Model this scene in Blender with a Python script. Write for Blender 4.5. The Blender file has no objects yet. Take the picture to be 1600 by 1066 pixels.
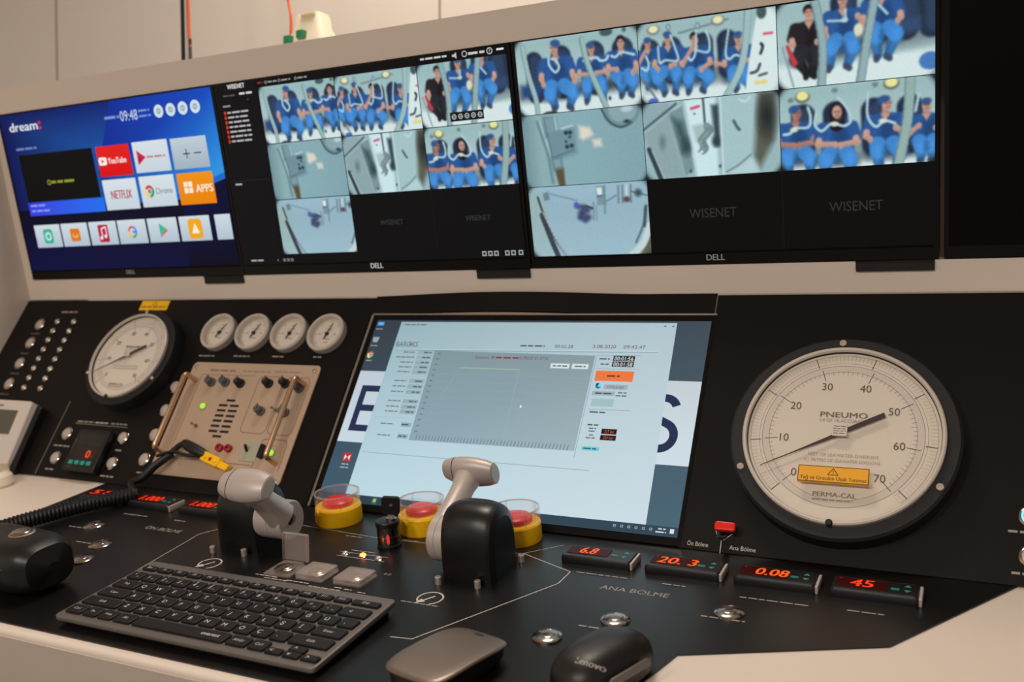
import bpy, bmesh, math, random
import numpy as np
from mathutils import Vector, Matrix
S = bpy.context.scene
C = S.collection
PI = math.pi
rnd = random.Random(4)
Z0 = 0.80                      # height of the desk / panel fold above the floor
DT, PT, MT = 0.1653, 1.0292, 0.2295   # desk slope, panel slope, monitor lean
PH = 0.3511                    # length of the panel slope

# ---------------------------------------------------------------- camera, world, light
cam = bpy.data.cameras.new('camera'); cam_o = bpy.data.objects.new('camera', cam); C.objects.link(cam_o)
yaw, pitch = 0.4614, -0.0292
f = Vector((-math.sin(yaw)*math.cos(pitch), math.cos(yaw)*math.cos(pitch), math.sin(pitch)))
r = Vector((math.cos(yaw), math.sin(yaw), 0)); u = r.cross(f)
cam_o.matrix_world = Matrix(((r.x, u.x, -f.x, 0.8765), (r.y, u.y, -f.y, -1.0750), (r.z, u.z, -f.z, Z0 + 0.2754), (0, 0, 0, 1)))
cam.sensor_width = 36; cam.lens = 1482.09/1600*36; cam.clip_start = 0.02
cam.dof.use_dof = True; cam.dof.focus_distance = 1.10; cam.dof.aperture_fstop = 5.0
S.camera = cam_o
S.view_settings.view_transform = 'Standard'; S.view_settings.look = 'None'
S.view_settings.exposure = 0.0; S.view_settings.gamma = 1.0; S.view_settings.use_curve_mapping = False
W = bpy.data.worlds.new('world'); S.world = W; W.use_nodes = True
W.node_tree.nodes['Background'].inputs[0].default_value = (1.0, 0.91, 0.84, 1)
W.node_tree.nodes['Background'].inputs[1].default_value = 0.30

def area(name, loc, sx, sy, power, col, rot=(0, 0, 0)):
    l = bpy.data.lights.new(name, 'AREA'); l.shape = 'RECTANGLE'; l.size = sx; l.size_y = sy; l.energy = power; l.color = col
    o = bpy.data.objects.new(name, l); o.location = loc; o.rotation_euler = rot; C.objects.link(o); return o
WARM = (1.0, 0.91, 0.83)
LAMPS = [(-0.35, -3.5), (1.0, -3.7), (0.15, 0.2)]
for k, (x, y) in enumerate(LAMPS):
    area('ceiling_lamp_light', (x, y, 2.655), 0.5, 0.5, (68, 72, 15)[k], WARM)

# ---------------------------------------------------------------- materials
def lin(c):
    c = c/255.0
    return c/12.92 if c <= 0.04045 else ((c+0.055)/1.055)**2.4
def rgb(c): return tuple(lin(v) for v in c)
MATS = {}
def mat(name, col, rough=0.5, metal=0.0, emit=0.0, trans=0.0, noise=0.0, nscale=60.0, bump=0.0, coat=0.0, alpha=1.0, spec=0.5, ior=1.45, ecol=None):
    if name in MATS: return MATS[name]
    m = bpy.data.materials.new(name); m.use_nodes = True; nt = m.node_tree; b = nt.nodes['Principled BSDF']
    c = rgb(col)
    b.inputs['Base Color'].default_value = (*c, 1); b.inputs['Roughness'].default_value = rough
    b.inputs['Metallic'].default_value = metal; b.inputs['IOR'].default_value = ior
    b.inputs['Transmission Weight'].default_value = trans; b.inputs['Coat Weight'].default_value = coat
    b.inputs['Specular IOR Level'].default_value = spec; b.inputs['Alpha'].default_value = alpha
    if emit:
        b.inputs['Emission Color'].default_value = (*rgb(ecol or col), 1); b.inputs['Emission Strength'].default_value = emit
    if noise or bump:
        tc = nt.nodes.new('ShaderNodeTexCoord'); n = nt.nodes.new('ShaderNodeTexNoise')
        n.inputs['Scale'].default_value = nscale; n.inputs['Detail'].default_value = 4
        nt.links.new(tc.outputs['Object'], n.inputs['Vector'])
        if noise:
            mx = nt.nodes.new('ShaderNodeMix'); mx.data_type = 'RGBA'
            mx.inputs[6].default_value = (*[v*(1-noise) for v in c], 1); mx.inputs[7].default_value = (*[min(1, v*(1+noise)) for v in c], 1)
            nt.links.new(n.outputs['Fac'], mx.inputs[0]); nt.links.new(mx.outputs[2], b.inputs['Base Color'])
        if bump:
            bp = nt.nodes.new('ShaderNodeBump'); bp.inputs['Strength'].default_value = bump; bp.inputs['Distance'].default_value = 0.001
            nt.links.new(n.outputs['Fac'], bp.inputs['Height']); nt.links.new(bp.outputs[0], b.inputs['Normal'])
    MATS[name] = m; return m
def attr_mat(name, emit):
    m = bpy.data.materials.new(name); m.use_nodes = True; nt = m.node_tree; b = nt.nodes['Principled BSDF']
    a = nt.nodes.new('ShaderNodeVertexColor'); a.layer_name = 'Col'
    if emit:
        b.inputs['Base Color'].default_value = (0.004, 0.004, 0.004, 1); b.inputs['Roughness'].default_value = 0.35; b.inputs['Specular IOR Level'].default_value = 0.06
        nt.links.new(a.outputs[0], b.inputs['Emission Color']); b.inputs['Emission Strength'].default_value = emit
    else:
        nt.links.new(a.outputs[0], b.inputs['Base Color']); b.inputs['Roughness'].default_value = 0.5
    MATS[name] = m; return m
M_WALL = mat('painted wall', (226, 218, 208), 0.85, noise=0.03, nscale=3, bump=0.05)
M_WHITE = mat('beige white powder coat', (218, 204, 190), 0.42, noise=0.02, nscale=8, bump=0.03)
M_PANEL = mat('black powder coat', (22, 19, 17), 0.42, noise=0.12, nscale=400, bump=0.05, spec=0.15)
M_DESK = mat('black satin desk plate', (18, 16, 15), 0.30, noise=0.1, nscale=300, bump=0.02)
M_BLACK = mat('black plastic', (16, 15, 15), 0.38)
M_MATTE = mat('matte black plastic', (18, 17, 17), 0.6)
M_RUBBER = mat('black rubber', (14, 14, 15), 0.5)
M_GLOSS = mat('glossy black bezel', (10, 10, 10), 0.25, spec=0.25)
M_STEEL = mat('polished steel', (176, 166, 154), 0.17, metal=1)
M_BRUSH = mat('brushed steel', (190, 178, 166), 0.38, metal=1)
M_SCREW = mat('screw steel', (214, 200, 188), 0.3, metal=.7)
M_SILVER = mat('silver painted metal', (186, 174, 166), 0.42, metal=0.25, bump=0.03, nscale=500)
M_GREY = mat('space grey aluminium', (120, 113, 107), 0.42, metal=0.55)
M_KEY = mat('black key cap', (22, 21, 21), 0.5, spec=0.35)
M_BEIGE = mat('beige anodised plate', (190, 164, 140), 0.45, metal=0.2, noise=0.05, nscale=40)
M_BRASS = mat('satin nickel rod', (214, 178, 142), 0.3, metal=0.9)
M_DIAL = mat('white dial', (214, 203, 188), 0.6)
M_RIM = mat('gauge rim', (206, 196, 184), 0.4, metal=0.3)
M_YEL = mat('yellow plastic', (255, 194, 8), 0.4)
M_RED = mat('red plastic', (226, 28, 18), 0.3)
M_DRED = mat('dark red jack', (150, 24, 34), 0.4)
M_ORANGE = mat('orange cable sheath', (214, 92, 40), 0.5)
M_GREYC = mat('grey cable sheath', (190, 190, 185), 0.5)
M_IVORY = mat('ivory plastic', (226, 214, 190), 0.5)
M_GREEN = mat('green terminal plastic', (40, 120, 84), 0.45)
M_GLED = mat('lit green led', (130, 235, 20), 0.3, emit=1.0)
M_OLED = mat('lit orange led', (255, 120, 40), 0.3, emit=6.0)
M_WLED = mat('clear led', (215, 205, 195), 0.15, metal=0.6)
M_BLUE = mat('lit blue ring', (90, 190, 255), 0.3, emit=2.2)
M_LAMP = mat('lamp diffuser', (255, 236, 214), 0.5, emit=5.0)
M_CLEAR = mat('clear polycarbonate', (228, 222, 218), 0.12, trans=0.7, ior=1.3, alpha=0.20)
M_FROST = mat('cloudy clear cover', (226, 210, 200), 0.22, trans=0.5, ior=1.25, alpha=0.30)
M_GLASS = mat('gauge glass', (250, 250, 250), 0.02, trans=1.0, ior=1.08)
M_DISP = mat('dark red display window', (58, 8, 8), 0.4, spec=0.12)
M_LCD = mat('olive lcd', (86, 84, 74), 0.3)
M_FLOOR = mat('grey vinyl floor', (104, 96, 88), 0.5, noise=0.1, nscale=6)
M_CEIL = mat('ceiling paint', (232, 222, 212), 0.9)
M_TEAL = mat('teal key print', (30, 140, 120), 0.5, emit=0.12)
M_PRINT = attr_mat('printed ink', 0)
M_SCREEN = attr_mat('lit screen', 1.0)

# ---------------------------------------------------------------- frames
def frame(pl, x=0, y=0, h=0, rot=0):
    """Matrix of a local frame (x along the console, y up the slope, z off the surface); x, y, h in mm"""
    if pl == 'D':   o, e = Vector((0, 0, Z0)), Vector((0, math.cos(DT), math.sin(DT)))
    elif pl == 'P': o, e = Vector((0, 0, Z0)), Vector((0, math.cos(PT), math.sin(PT)))
    elif pl == 'F': o, e = Vector((0, PH*math.cos(PT), Z0 + PH*math.sin(PT))), Vector((0, -math.sin(MT), math.cos(MT)))
    else:           o, e = Vector((0, 0, 0)), Vector((0, 1, 0))
    X = Vector((1, 0, 0)); n = X.cross(e)
    p = o + X*(x/1000) + e*(y/1000) + n*(h/1000)
    m = Matrix(((X.x, e.x, n.x, p.x), (X.y, e.y, n.y, p.y), (X.z, e.z, n.z, p.z), (0, 0, 0, 1)))
    return m @ Matrix.Rotation(rot, 4, 'Z')
def thing(name, label, cat, mw, group=None):
    o = bpy.data.objects.new(name, None); o.empty_display_size = 0.02; C.objects.link(o); o.matrix_world = mw
    o['label'] = label; o['category'] = cat
    if group: o['group'] = group
    return o
def tag(o, label, cat, group=None):
    o['label'] = label; o['category'] = cat
    if group: o['group'] = group
    return o

# ---------------------------------------------------------------- mesh builder (mm)
class MB:
    def __init__(s): s.v = []; s.f = []; s.sm = []
    def add(s, vs, fs, smooth=False):
        n = len(s.v); s.v += [tuple(v) for v in vs]; s.f += [tuple(i+n for i in q) for q in fs]; s.sm += [smooth]*len(fs); return s
    def box(s, x0, x1, y0, y1, z0, z1):
        v = [(x, y, z) for z in (z0, z1) for y in (y0, y1) for x in (x0, x1)]
        return s.add(v, [(0, 2, 3, 1), (4, 5, 7, 6), (0, 1, 5, 4), (2, 6, 7, 3), (0, 4, 6, 2), (1, 3, 7, 5)])
    def cbox(s, cx, cy, w, d, z0, z1): return s.box(cx-w/2, cx+w/2, cy-d/2, cy+d/2, z0, z1)
    def loft(s, rings, caps=True, smooth=True, closed=True):
        n = len(rings[0]); vs = [p for q in rings for p in q]; fs = []
        for i in range(len(rings)-1):
            for j in range(n if closed else n-1):
                k = (j+1) % n; fs.append((i*n+j, i*n+k, (i+1)*n+k, (i+1)*n+j))
        s.add(vs, fs, smooth)
        if caps:
            s.add(rings[0], [tuple(reversed(range(n)))]); s.add(rings[-1], [tuple(range(n))])
        return s
    def rr(s, w, d, z0, z1, rad=5, bev=1.0, cx=0, cy=0, seg=5, bot=True, nb=3):
        """rounded rectangle slab with a rounded top (and bottom) edge"""
        def ring(ins, z): return [(cx+x, cy+y, z) for x, y in rrect(w-2*ins, d-2*ins, max(rad-ins, 0.05), seg)]
        R = []
        if bot:
            for k in range(nb): a = PI/2*k/nb; R.append(ring(bev*(1-math.sin(a)), z0+bev*(1-math.cos(a))))
        R.append(ring(0, z0+(bev if bot else 0)))
        for k in range(nb+1): a = PI/2*k/nb; R.append(ring(bev*(1-math.cos(a)), z1-bev+bev*math.sin(a)))
        return s.loft(R)
    def lathe(s, prof, n=32, cx=0, cy=0, smooth=True, caps=True, ax='z'):
        R = []
        for rr_, z in prof:
            q = []
            for k in range(n):
                a = 2*PI*k/n; x, y = rr_*math.cos(a), rr_*math.sin(a)
                if ax == 'z': q.append((cx+x, cy+y, z))
                elif ax == 'x': q.append((z, cx+x, cy+y))
                else: q.append((cx+y, z, cy+x))
            R.append(q)
        # split faces at sharp corners: one strip per segment
        for i in range(len(R)-1): s.loft([R[i], R[i+1]], False, smooth)
        if caps:
            s.add(R[0], [tuple(reversed(range(n)))]); s.add(R[-1], [tuple(range(n))])
        return s
    def dome(s, rad, z0, hgt, n=28, cx=0, cy=0, m=6):
        R = [[(cx+rad*math.cos(t)*math.cos(2*PI*k/n), cy+rad*math.cos(t)*math.sin(2*PI*k/n), z0+hgt*math.sin(t)) for k in range(n)] for t in [PI/2*i/m for i in range(m)]]
        s.loft(R, False); s.add(R[-1]+[(cx, cy, z0+hgt)], [(i, (i+1) % n, n) for i in range(n)], True); return s
    def tube(s, pts, rad, n=10, caps=True, radf=None):
        P = [Vector(p) for p in pts]; R = []
        t = (P[1]-P[0]).normalized(); a = t.orthogonal().normalized()
        for i, p in enumerate(P):
            t = (P[min(i+1, len(P)-1)]-P[max(i-1, 0)]).normalized()
            a = (a-t*a.dot(t)).normalized(); b = t.cross(a); q = radf(i) if radf else rad
            R.append([tuple(p+(a*math.cos(2*PI*k/n)+b*math.sin(2*PI*k/n))*q) for k in range(n)])
        return s.loft(R, caps)
    def poly(s, pts, z0, z1):
        n = len(pts); s.add([(x, y, z0) for x, y in pts]+[(x, y, z1) for x, y in pts],
            [tuple(reversed(range(n))), tuple(range(n, 2*n))]+[(i, (i+1) % n, n+(i+1) % n, n+i) for i in range(n)]); return s
    def build(s, name, m, parent=None, mw=None):
        me = bpy.data.meshes.new(name)
        me.from_pydata([(x/1000, y/1000, z/1000) for x, y, z in s.v], [], s.f)
        me.polygons.foreach_set('use_smooth', s.sm)
        bm = bmesh.new(); bm.from_mesh(me); bmesh.ops.remove_doubles(bm, verts=bm.verts, dist=1e-6); bmesh.ops.recalc_face_normals(bm, faces=bm.faces)
        for e in bm.edges:
            if len(e.link_faces) == 2 and e.calc_face_angle(0) > 0.6: e.smooth = False
        bm.to_mesh(me); bm.free(); me.materials.append(m)
        o = bpy.data.objects.new(name, me); C.objects.link(o)
        if parent: o.parent = parent
        if mw is not None: o.matrix_world = mw
        return o
def rrect(w, d, rad, seg=5):
    out = []
    for sx, sy, a0 in ((1, 1, 0), (-1, 1, PI/2), (-1, -1, PI), (1, -1, 3*PI/2)):
        for k in range(seg+1):
            a = a0+PI/2*k/seg; out.append((sx*(w/2-rad)+rad*math.cos(a), sy*(d/2-rad)+rad*math.sin(a)))
    return out
def circ(cx, cy, rad, n=24, a0=0, a1=2*PI): return [(cx+rad*math.cos(a0+(a1-a0)*k/n), cy+rad*math.sin(a0+(a1-a0)*k/n)) for k in range(n)]

# ---------------------------------------------------------------- lettering and flat prints
_tc = bpy.data.curves.new('lettering', 'FONT'); _tc.resolution_u = 3
_to = bpy.data.objects.new('lettering', _tc)
_cache = {}
def glyphs(t, bold):
    k = (t, bold)
    if k not in _cache:
        _tc.body = t
        if _to.name not in C.objects: C.objects.link(_to)
        bpy.context.view_layer.update()
        me = bpy.data.meshes.new_from_object(_to.evaluated_get(bpy.context.evaluated_depsgraph_get()))
        vs = np.array([v.co[:2] for v in me.vertices]).reshape(-1, 2); fs = [tuple(p.vertices) for p in me.polygons]
        bpy.data.meshes.remove(me); _cache[k] = (vs, fs)
    return _cache[k]
class Print:
    """flat coloured print: each new shape lies a hair above the one before"""
    def __init__(s, z=0.15, dz=0.004): s.v = []; s.f = []; s.c = []; s.z = z; s.dz = dz
    def poly(s, pts, col, cols=None):
        n = len(s.v); s.z += s.dz; s.v += [(x, y, s.z) for x, y in pts]; s.f.append(tuple(range(n, n+len(pts))))
        s.c += [rgb(c) for c in cols] if cols else [rgb(col)]*len(pts); return s
    def rect(s, x0, y0, x1, y1, col, cols=None): return s.poly([(x0, y0), (x1, y0), (x1, y1), (x0, y1)], col, cols)
    def disc(s, x, y, rad, col, n=24): return s.poly(circ(x, y, rad, n), col)
    def ring(s, x, y, r0, r1, col, n=48, a0=0, a1=2*PI):
        s.z += s.dz
        for k in range(n):
            a, b = a0+(a1-a0)*k/n, a0+(a1-a0)*(k+1)/n; m = len(s.v)
            s.v += [(x+q*math.cos(t), y+q*math.sin(t), s.z) for q, t in ((r0, a), (r1, a), (r1, b), (r0, b))]
            s.f.append((m, m+1, m+2, m+3)); s.c += [rgb(col)]*4
        return s
    def line(s, pts, w, col):
        for (x0, y0), (x1, y1) in zip(pts, pts[1:]):
            d = math.hypot(x1-x0, y1-y0) or 1; nx, ny = -(y1-y0)/d*w/2, (x1-x0)/d*w/2
            s.poly([(x0+nx, y0+ny), (x0-nx, y0-ny), (x1-nx, y1-ny), (x1+nx, y1+ny)], col)
        return s
    def text(s, t, x, y, h, col, al='c', bold=False, width=None, rot=0, skew=0):
        vs, fs = glyphs(t, bold)
        if not len(fs): return s
        k = h/0.69; w = vs[:, 0].max(); kx = width/w if width else k; x0 = vs[:, 0].min()
        off = {'l': 0, 'c': -(w+x0)/2*kx, 'r': -w*kx}[al]
        if bold: s.text(t, x+h*.06, y, h, col, al, False, width, rot, skew)
        n = len(s.v); s.z += s.dz; ca, sa = math.cos(rot), math.sin(rot)
        for a, b in vs:
            px, py = a*kx+off+skew*b*k, b*k-h/2; s.v.append((x+px*ca-py*sa, y+px*sa+py*ca, s.z))
        s.f += [tuple(i+n for i in q) for q in fs]; s.c += [rgb(col)]*len(vs); return s
    def greek(s, x, y, w, h, col):
        """print too small to read in the photograph: strokes in word-long runs"""
        p = 0
        while p < w-h*0.3:
            q = min(w-p, h*rnd.uniform(1.6, 4)); s.rect(x+p, y-h*0.32, x+p+q, y+h*0.32, col); p += q+h*0.55
        return s
    def build(s, name, parent=None, m=None, mw=None):
        me = bpy.data.meshes.new(name); me.from_pydata([(a/1000, b/1000, c/1000) for a, b, c in s.v], [], s.f)
        at = me.color_attributes.new('Col', 'FLOAT_COLOR', 'POINT')
        at.data.foreach_set('color', np.hstack([np.array(s.c), np.ones((len(s.c), 1))]).astype(np.float32).ravel())
        me.materials.append(m or M_PRINT); o = bpy.data.objects.new(name, me); C.objects.link(o)
        if parent: o.parent = parent
        if mw is not None: o.matrix_world = mw
        return o
INK = (196, 186, 176); INKD = (150, 142, 134)

# ---------------------------------------------------------------- room
def struct(name, x0, x1, y0, y1, z0, z1, m):
    o = MB().box(x0, x1, y0, y1, z0, z1).build(name, m); o['kind'] = 'structure'; return o
XL, YB = -2300, 600
struct('floor', XL-100, 3600, -4200, YB+100, -60, 0, M_FLOOR)
struct('ceiling', XL-100, 3600, -4200, YB+100, 2700, 2760, M_CEIL)
struct('wall_back', XL-100, 3600, YB, YB+100, 0, 2700, M_WALL)
struct('wall_left', XL-100, XL, -4200, YB, 0, 2700, M_WALL)
for k, x in enumerate((-1255, -118)):
    struct('trim_%d' % (k+1), x-4, x+1, YB-2, YB+1, 0, 2700, mat('wall panel joint', (168, 152, 138), 0.9))
ORD = ['first', 'second', 'third', 'fourth', 'fifth', 'sixth', 'seventh', 'eighth', 'ninth']
for k, (x, y) in enumerate(LAMPS):
    t = thing('ceiling_light', ('square ceiling light over the room, nearer the left wall', 'square ceiling light over the room, farther from the left wall', 'square ceiling light close to the back wall')[k], 'ceiling light', Matrix.Translation((x, y, 2.70)))
    MB().rr(620, 620, -12, 0, 6, 2).build('frame', M_WHITE, t)
    MB().rr(560, 560, -16, -12.5, 6, 1).build('diffuser', M_LAMP, t)

# ---------------------------------------------------------------- control console
XR = 2100
desk = thing('control_desk', 'long white control desk with inset black satin desk plate', 'desk', frame('D'))
def cpart(mb, name, m, parent, mw):
    o = mb.build(name, m, parent); o.matrix_basis = mw; return o
# white top around the black plate, with a rounded front nosing
mb = MB(); mb.box(-838, XR, -406, 6, -11, -1.6)
q = [[(x, -406-5.5*math.sin(a), -7.1+5.5*math.cos(a)) for a in [PI*k/10 for k in range(11)]] for x in (-838, XR)]
mb.loft([q[0], q[1]], False, True, False)
cpart(mb, 'worktop', M_WHITE, desk, Matrix())
plate = [(-394, 3), (-394, -400), (585, -400), (613, -291), (628, -236), (804, -162), (908, -2), (911, 3)]
dp = cpart(MB().poly(plate, -1.5, 0), 'desk_plate', M_DESK, desk, Matrix())
dp['label'] = 'black satin desk plate'
IV = frame('D').inverted()
mb = MB(); fp = [(-405, -77), (-386, -70), (90, -Z0*1000), (65, -Z0*1000)]
mb.add([(x, a, b) for x in (-838, XR) for a, b in fp], [(0, 1, 2, 3), (7, 6, 5, 4), (0, 4, 5, 1), (1, 5, 6, 2), (2, 6, 7, 3), (3, 7, 4, 0)])
cpart(mb, 'front_fascia', M_WHITE, desk, IV @ Matrix.Translation((0, 0, Z0)))
# left cheek
pr = [(-330, -Z0*1000), (60, -Z0*1000), (330, 120), (330, 700), (40, 700), (-130, 640), (-340, 300), (-420, -70)]
mb = MB(); n = len(pr)
mb.add([(-838.5+(0 if z < 300 else (z-300)*0.09), y, z) for y, z in pr]+[(-866+(0 if z < 300 else (z-300)*0.09), y, z) for y, z in pr],
       [tuple(range(n)), tuple(reversed(range(n, 2*n)))]+[(i, n+i, n+(i+1) % n, (i+1) % n) for i in range(n)])
tag(mb.build('side_cheek', M_WHITE, None, Matrix.Translation((0, 0, Z0))), 'white side cheek closing the left end of the console', 'side panel')
# three instrument panels
pan = []
for x0, x1, lab in ((-838, 12.2, 'black sloping panel with round gauges and beige intercom'), (12.8, 558.7, 'black panel behind the touch screen with bowed top strip'), (559.3, XR, 'black sloping panel carrying the single big gauge')):
    mb = MB().box(x0, x1, 1, 349.5, -3, 0) if abs(x0) != 12.8 else MB().box(x0, x1, 1, 321, -9, -4.2)
    o = mb.build('instrument_panel', M_PANEL, None, frame('P')); tag(o, lab, 'instrument panel', 'black instrument panels'); pan.append(o)
mb = MB(); top, bot = [], []
for k in range(41):                      # slightly bowed cover strip above the touch screen
    t = k/40; x = 12.8+545.9*t; h = 5.0*math.sin(PI*min(1, t*1.25))**1.3 if t < 0.8 else 0
    top.append((x, 352.5+h*0.3, h*1.6)); bot.append((x, 320.5+h*0.55, h*0.7))
mb.loft([bot, top], False, True, False); mb.loft([[(a, b, c-4) for a, b, c in bot], bot], False, True, False)
mb.build('top_cover', M_PANEL, pan[1])
# housing of the upper monitors
mb = MB(); mb.box(-838, XR, 0, 39.5, -20, -3); mb.box(-838, XR, 356.5, 401, -20, -3); mb.box(-838, -793.5, 39.5, 356.5, -20, -3)
hs = thing('monitor_housing', 'long white overhead housing framing the row of monitors', 'housing', frame('F'))
mb.build('front_frame', M_WHITE, hs)
MB().box(-838, XR, 398, 401, -230, -20).build('top_cover', M_WHITE, hs)
MB().box(-838, XR, -10, 401, -240, -230).build('back_cover', M_WHITE, hs)
q = [[(x, 401+1.2*math.sin(a), -4+1.2*math.cos(a)) for a in [PI/2*k/4 for k in range(5)]] for x in (-838, XR)]

# prints on the desk plate
P = Print(0.1)
LN = (184, 172, 158)
P.line([(-40, -330), (-47, -294), (-64, -130), (-49, -105), (-10, -92)], 1.1, LN)
P.line([(52, -63), (187, -73), (389, -66)], 1.0, LN); P.line([(389, -65), (426, -28)], 1.0, LN)
P.line([(389, -65), (463, -97), (462, -129), (373, -289), (349, -292)], 1.4, LN)
P.text('ANA BÖLME', 547.5, -123, 9, (150, 140, 130), width=76); P.text('ÖN BÖLME', -128, -131, 9, (150, 140, 130), width=66)
for cx, cy in ((25, -203), (343, -204)):
    P.ring(cx, cy, 13.2, 15.2, INK, 40, math.radians(-65), math.radians(225))
    P.line([(cx+3, cy+6), (cx-5, cy-7)], 2.2, INK); P.poly([(cx-11, cy-15), (cx-8.5, cy-4), (cx-1, cy-9)], INK)
P.greek(315, -219, 46, 3, INKD)
for x, y, w in ((70, -57, 35), (140, -78, 26), (222, -69, 24), (176, -116, 36)): P.greek(x, y, w, 3, INKD)
for x, y, w in ((105, -211, 34), (122, -216, 34), (154, -214, 34), (190, -219, 44), (222, -213, 12), (205, -224, 34), (236, -214, 10), (232, -222, 14), (256, -216, 10)):
    P.greek(x, y, w, 2.6, INK)
P.text('SOS', 118, -170, 5, INKD); P.text('0-0', 262, -165, 5, INKD)
for x, y, w in ((-281, -160, 42), (-217, -200, 36), (628, -156, 44), (520, -212, 34), (470, -96, 60), (570, -97, 26), (655, -104, 70), (760, -102, 34), (-240, -99, 50), (-140, -99, 20)): P.greek(x, y, w, 3.4, INKD)
# plate around the three indicator leds
P.line([(164, -124), (236, -124)], 0.8, INK); P.line([(168, -136), (238, -136)], 0.8, INK)
P.build('legend', dp)['kind'] = 'stuff'
# prints on the panels
P = Print(0.1)
P.line([(-565, 3), (-563.5, 141)], 1.6, (120, 112, 104))
P.line([(-525, 100), (-400, 99)], 0.9, INKD); P.greek(-522, 104, 40, 4, INKD); P.greek(-478, 104, 30, 4, INK); P.greek(-440, 104, 40, 4, INKD)
P.greek(-703, 324, 44, 5, INKD)
for x, u, w in ((-305, 241, 34), (-229, 242, 34), (-148, 243, 26), (-66, 244, 16)): P.greek(x-4, u-3, w, 4, INKD)
for k in range(4): P.greek(-758, (276, 233, 190, 147)[k], 24, 4, (92, 86, 80))
for x, u, w in ((-552, 57, 38), (-546, 14, 20), (-404, 58, 14), (-412, 12, 30), (-336, 24, 22)): P.greek(x, u, w, 4, INKD)
P.build('legend', pan[0])['kind'] = 'stuff'
P = Print(0.1)
P.text('Ön Bölme', 581.5, 8, 5.2, INK, width=25); P.text('Ana Bölme', 633.5, 8, 5.2, INK, width=30)
P.line([(608.6, 0), (608.2, 15)], 0.9, INK); P.line([(600, 27), (604, 19), (611, 16), (620, 24)], 0.9, INK)
P.greek(902, 58, 24, 4, INKD); P.greek(905, 14, 20, 4, INKD)
P.build('legend', pan[2])['kind'] = 'stuff'
bpy.context.view_layer.update()

# ---------------------------------------------------------------- painting of the camera views on the monitors
class Img:
    def __init__(s, w, h, col):
        s.w, s.h = w, h; s.a = np.ones((h, w, 3))*np.array(col, float)
        y, x = np.mgrid[0:h, 0:w]; s.x = (x+0.5)/h; s.y = (y+0.5)/h; s.px = 1.0/h
    def mix(s, m, col): s.a += m[..., None]*(np.array(col, float)-s.a); return s
    def cap(s, p, q, r0, r1, col, soft=1.2, o=1):
        px, py = p; dx, dy = q[0]-px, q[1]-py; L = dx*dx+dy*dy+1e-9
        t = np.clip(((s.x-px)*dx+(s.y-py)*dy)/L, 0, 1); d = np.hypot(s.x-px-t*dx, s.y-py-t*dy)-(r0+(r1-r0)*t)
        return s.mix(o*np.clip(0.5-d/(soft*s.px*2), 0, 1), col)
    def ell(s, x, y, rx, ry, col, soft=1.2, o=1, rot=0):
        c, n = math.cos(rot), math.sin(rot); X = (s.x-x)*c+(s.y-y)*n; Y = -(s.x-x)*n+(s.y-y)*c
        d = (np.hypot(X/rx, Y/ry)-1)*min(rx, ry); return s.mix(o*np.clip(0.5-d/(soft*s.px*2), 0, 1), col)
    def pol(s, pts, col, soft=1.2, o=1):
        d = None; P = list(pts); A = sum(P[i][0]*P[(i+1) % len(P)][1]-P[(i+1) % len(P)][0]*P[i][1] for i in range(len(P)))
        if A < 0: P.reverse()
        for (x0, y0), (x1, y1) in zip(P, P[1:]+P[:1]):
            L = math.hypot(x1-x0, y1-y0) or 1; e = ((s.x-x0)*(y1-y0)-(s.y-y0)*(x1-x0))/L; d = e if d is None else np.maximum(d, e)
        return s.mix(o*np.clip(0.5-d/(soft*s.px*2), 0, 1), col)
    def path(s, pts, rad, col, o=1):
        for p, q in zip(pts, pts[1:]): s.cap(p, q, rad, rad, col, o=o)
        return s
    def arc(s, pts, rad, col, n=14, o=1):
        """smooth stroke through the points"""
        P = [pts[0]]+list(pts)+[pts[-1]]; out = []
        for i in range(1, len(P)-2):
            for k in range(n//2):
                t = k/(n//2); a, b, c, d = [np.array(v, float) for v in P[i-1:i+3]]
                out.append(tuple(0.5*((2*b)+(c-a)*t+(2*a-5*b+4*c-d)*t*t+(3*b-a-3*c+d)*t**3)))
        out.append(pts[-1]); return s.path(out, rad, col, o)
SK, CAPC, SCR, LEG, SEAT = (198, 156, 140), (56, 88, 138), (46, 86, 142), (68, 132, 196), (44, 58, 80)
HOSE = (172, 200, 206)
def seat(I, x, y0, y1, w, col=SEAT):
    I.cap((x, y0+w), (x, y1-w*0.4), w, w*0.95, tuple(c*.9 for c in col), 2); I.cap((x+w*.2, y0+w), (x+w*.2, y1-w*0.5), w*0.62, w*0.66, tuple(c*1.3 for c in col), 3, 0.7)
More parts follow.
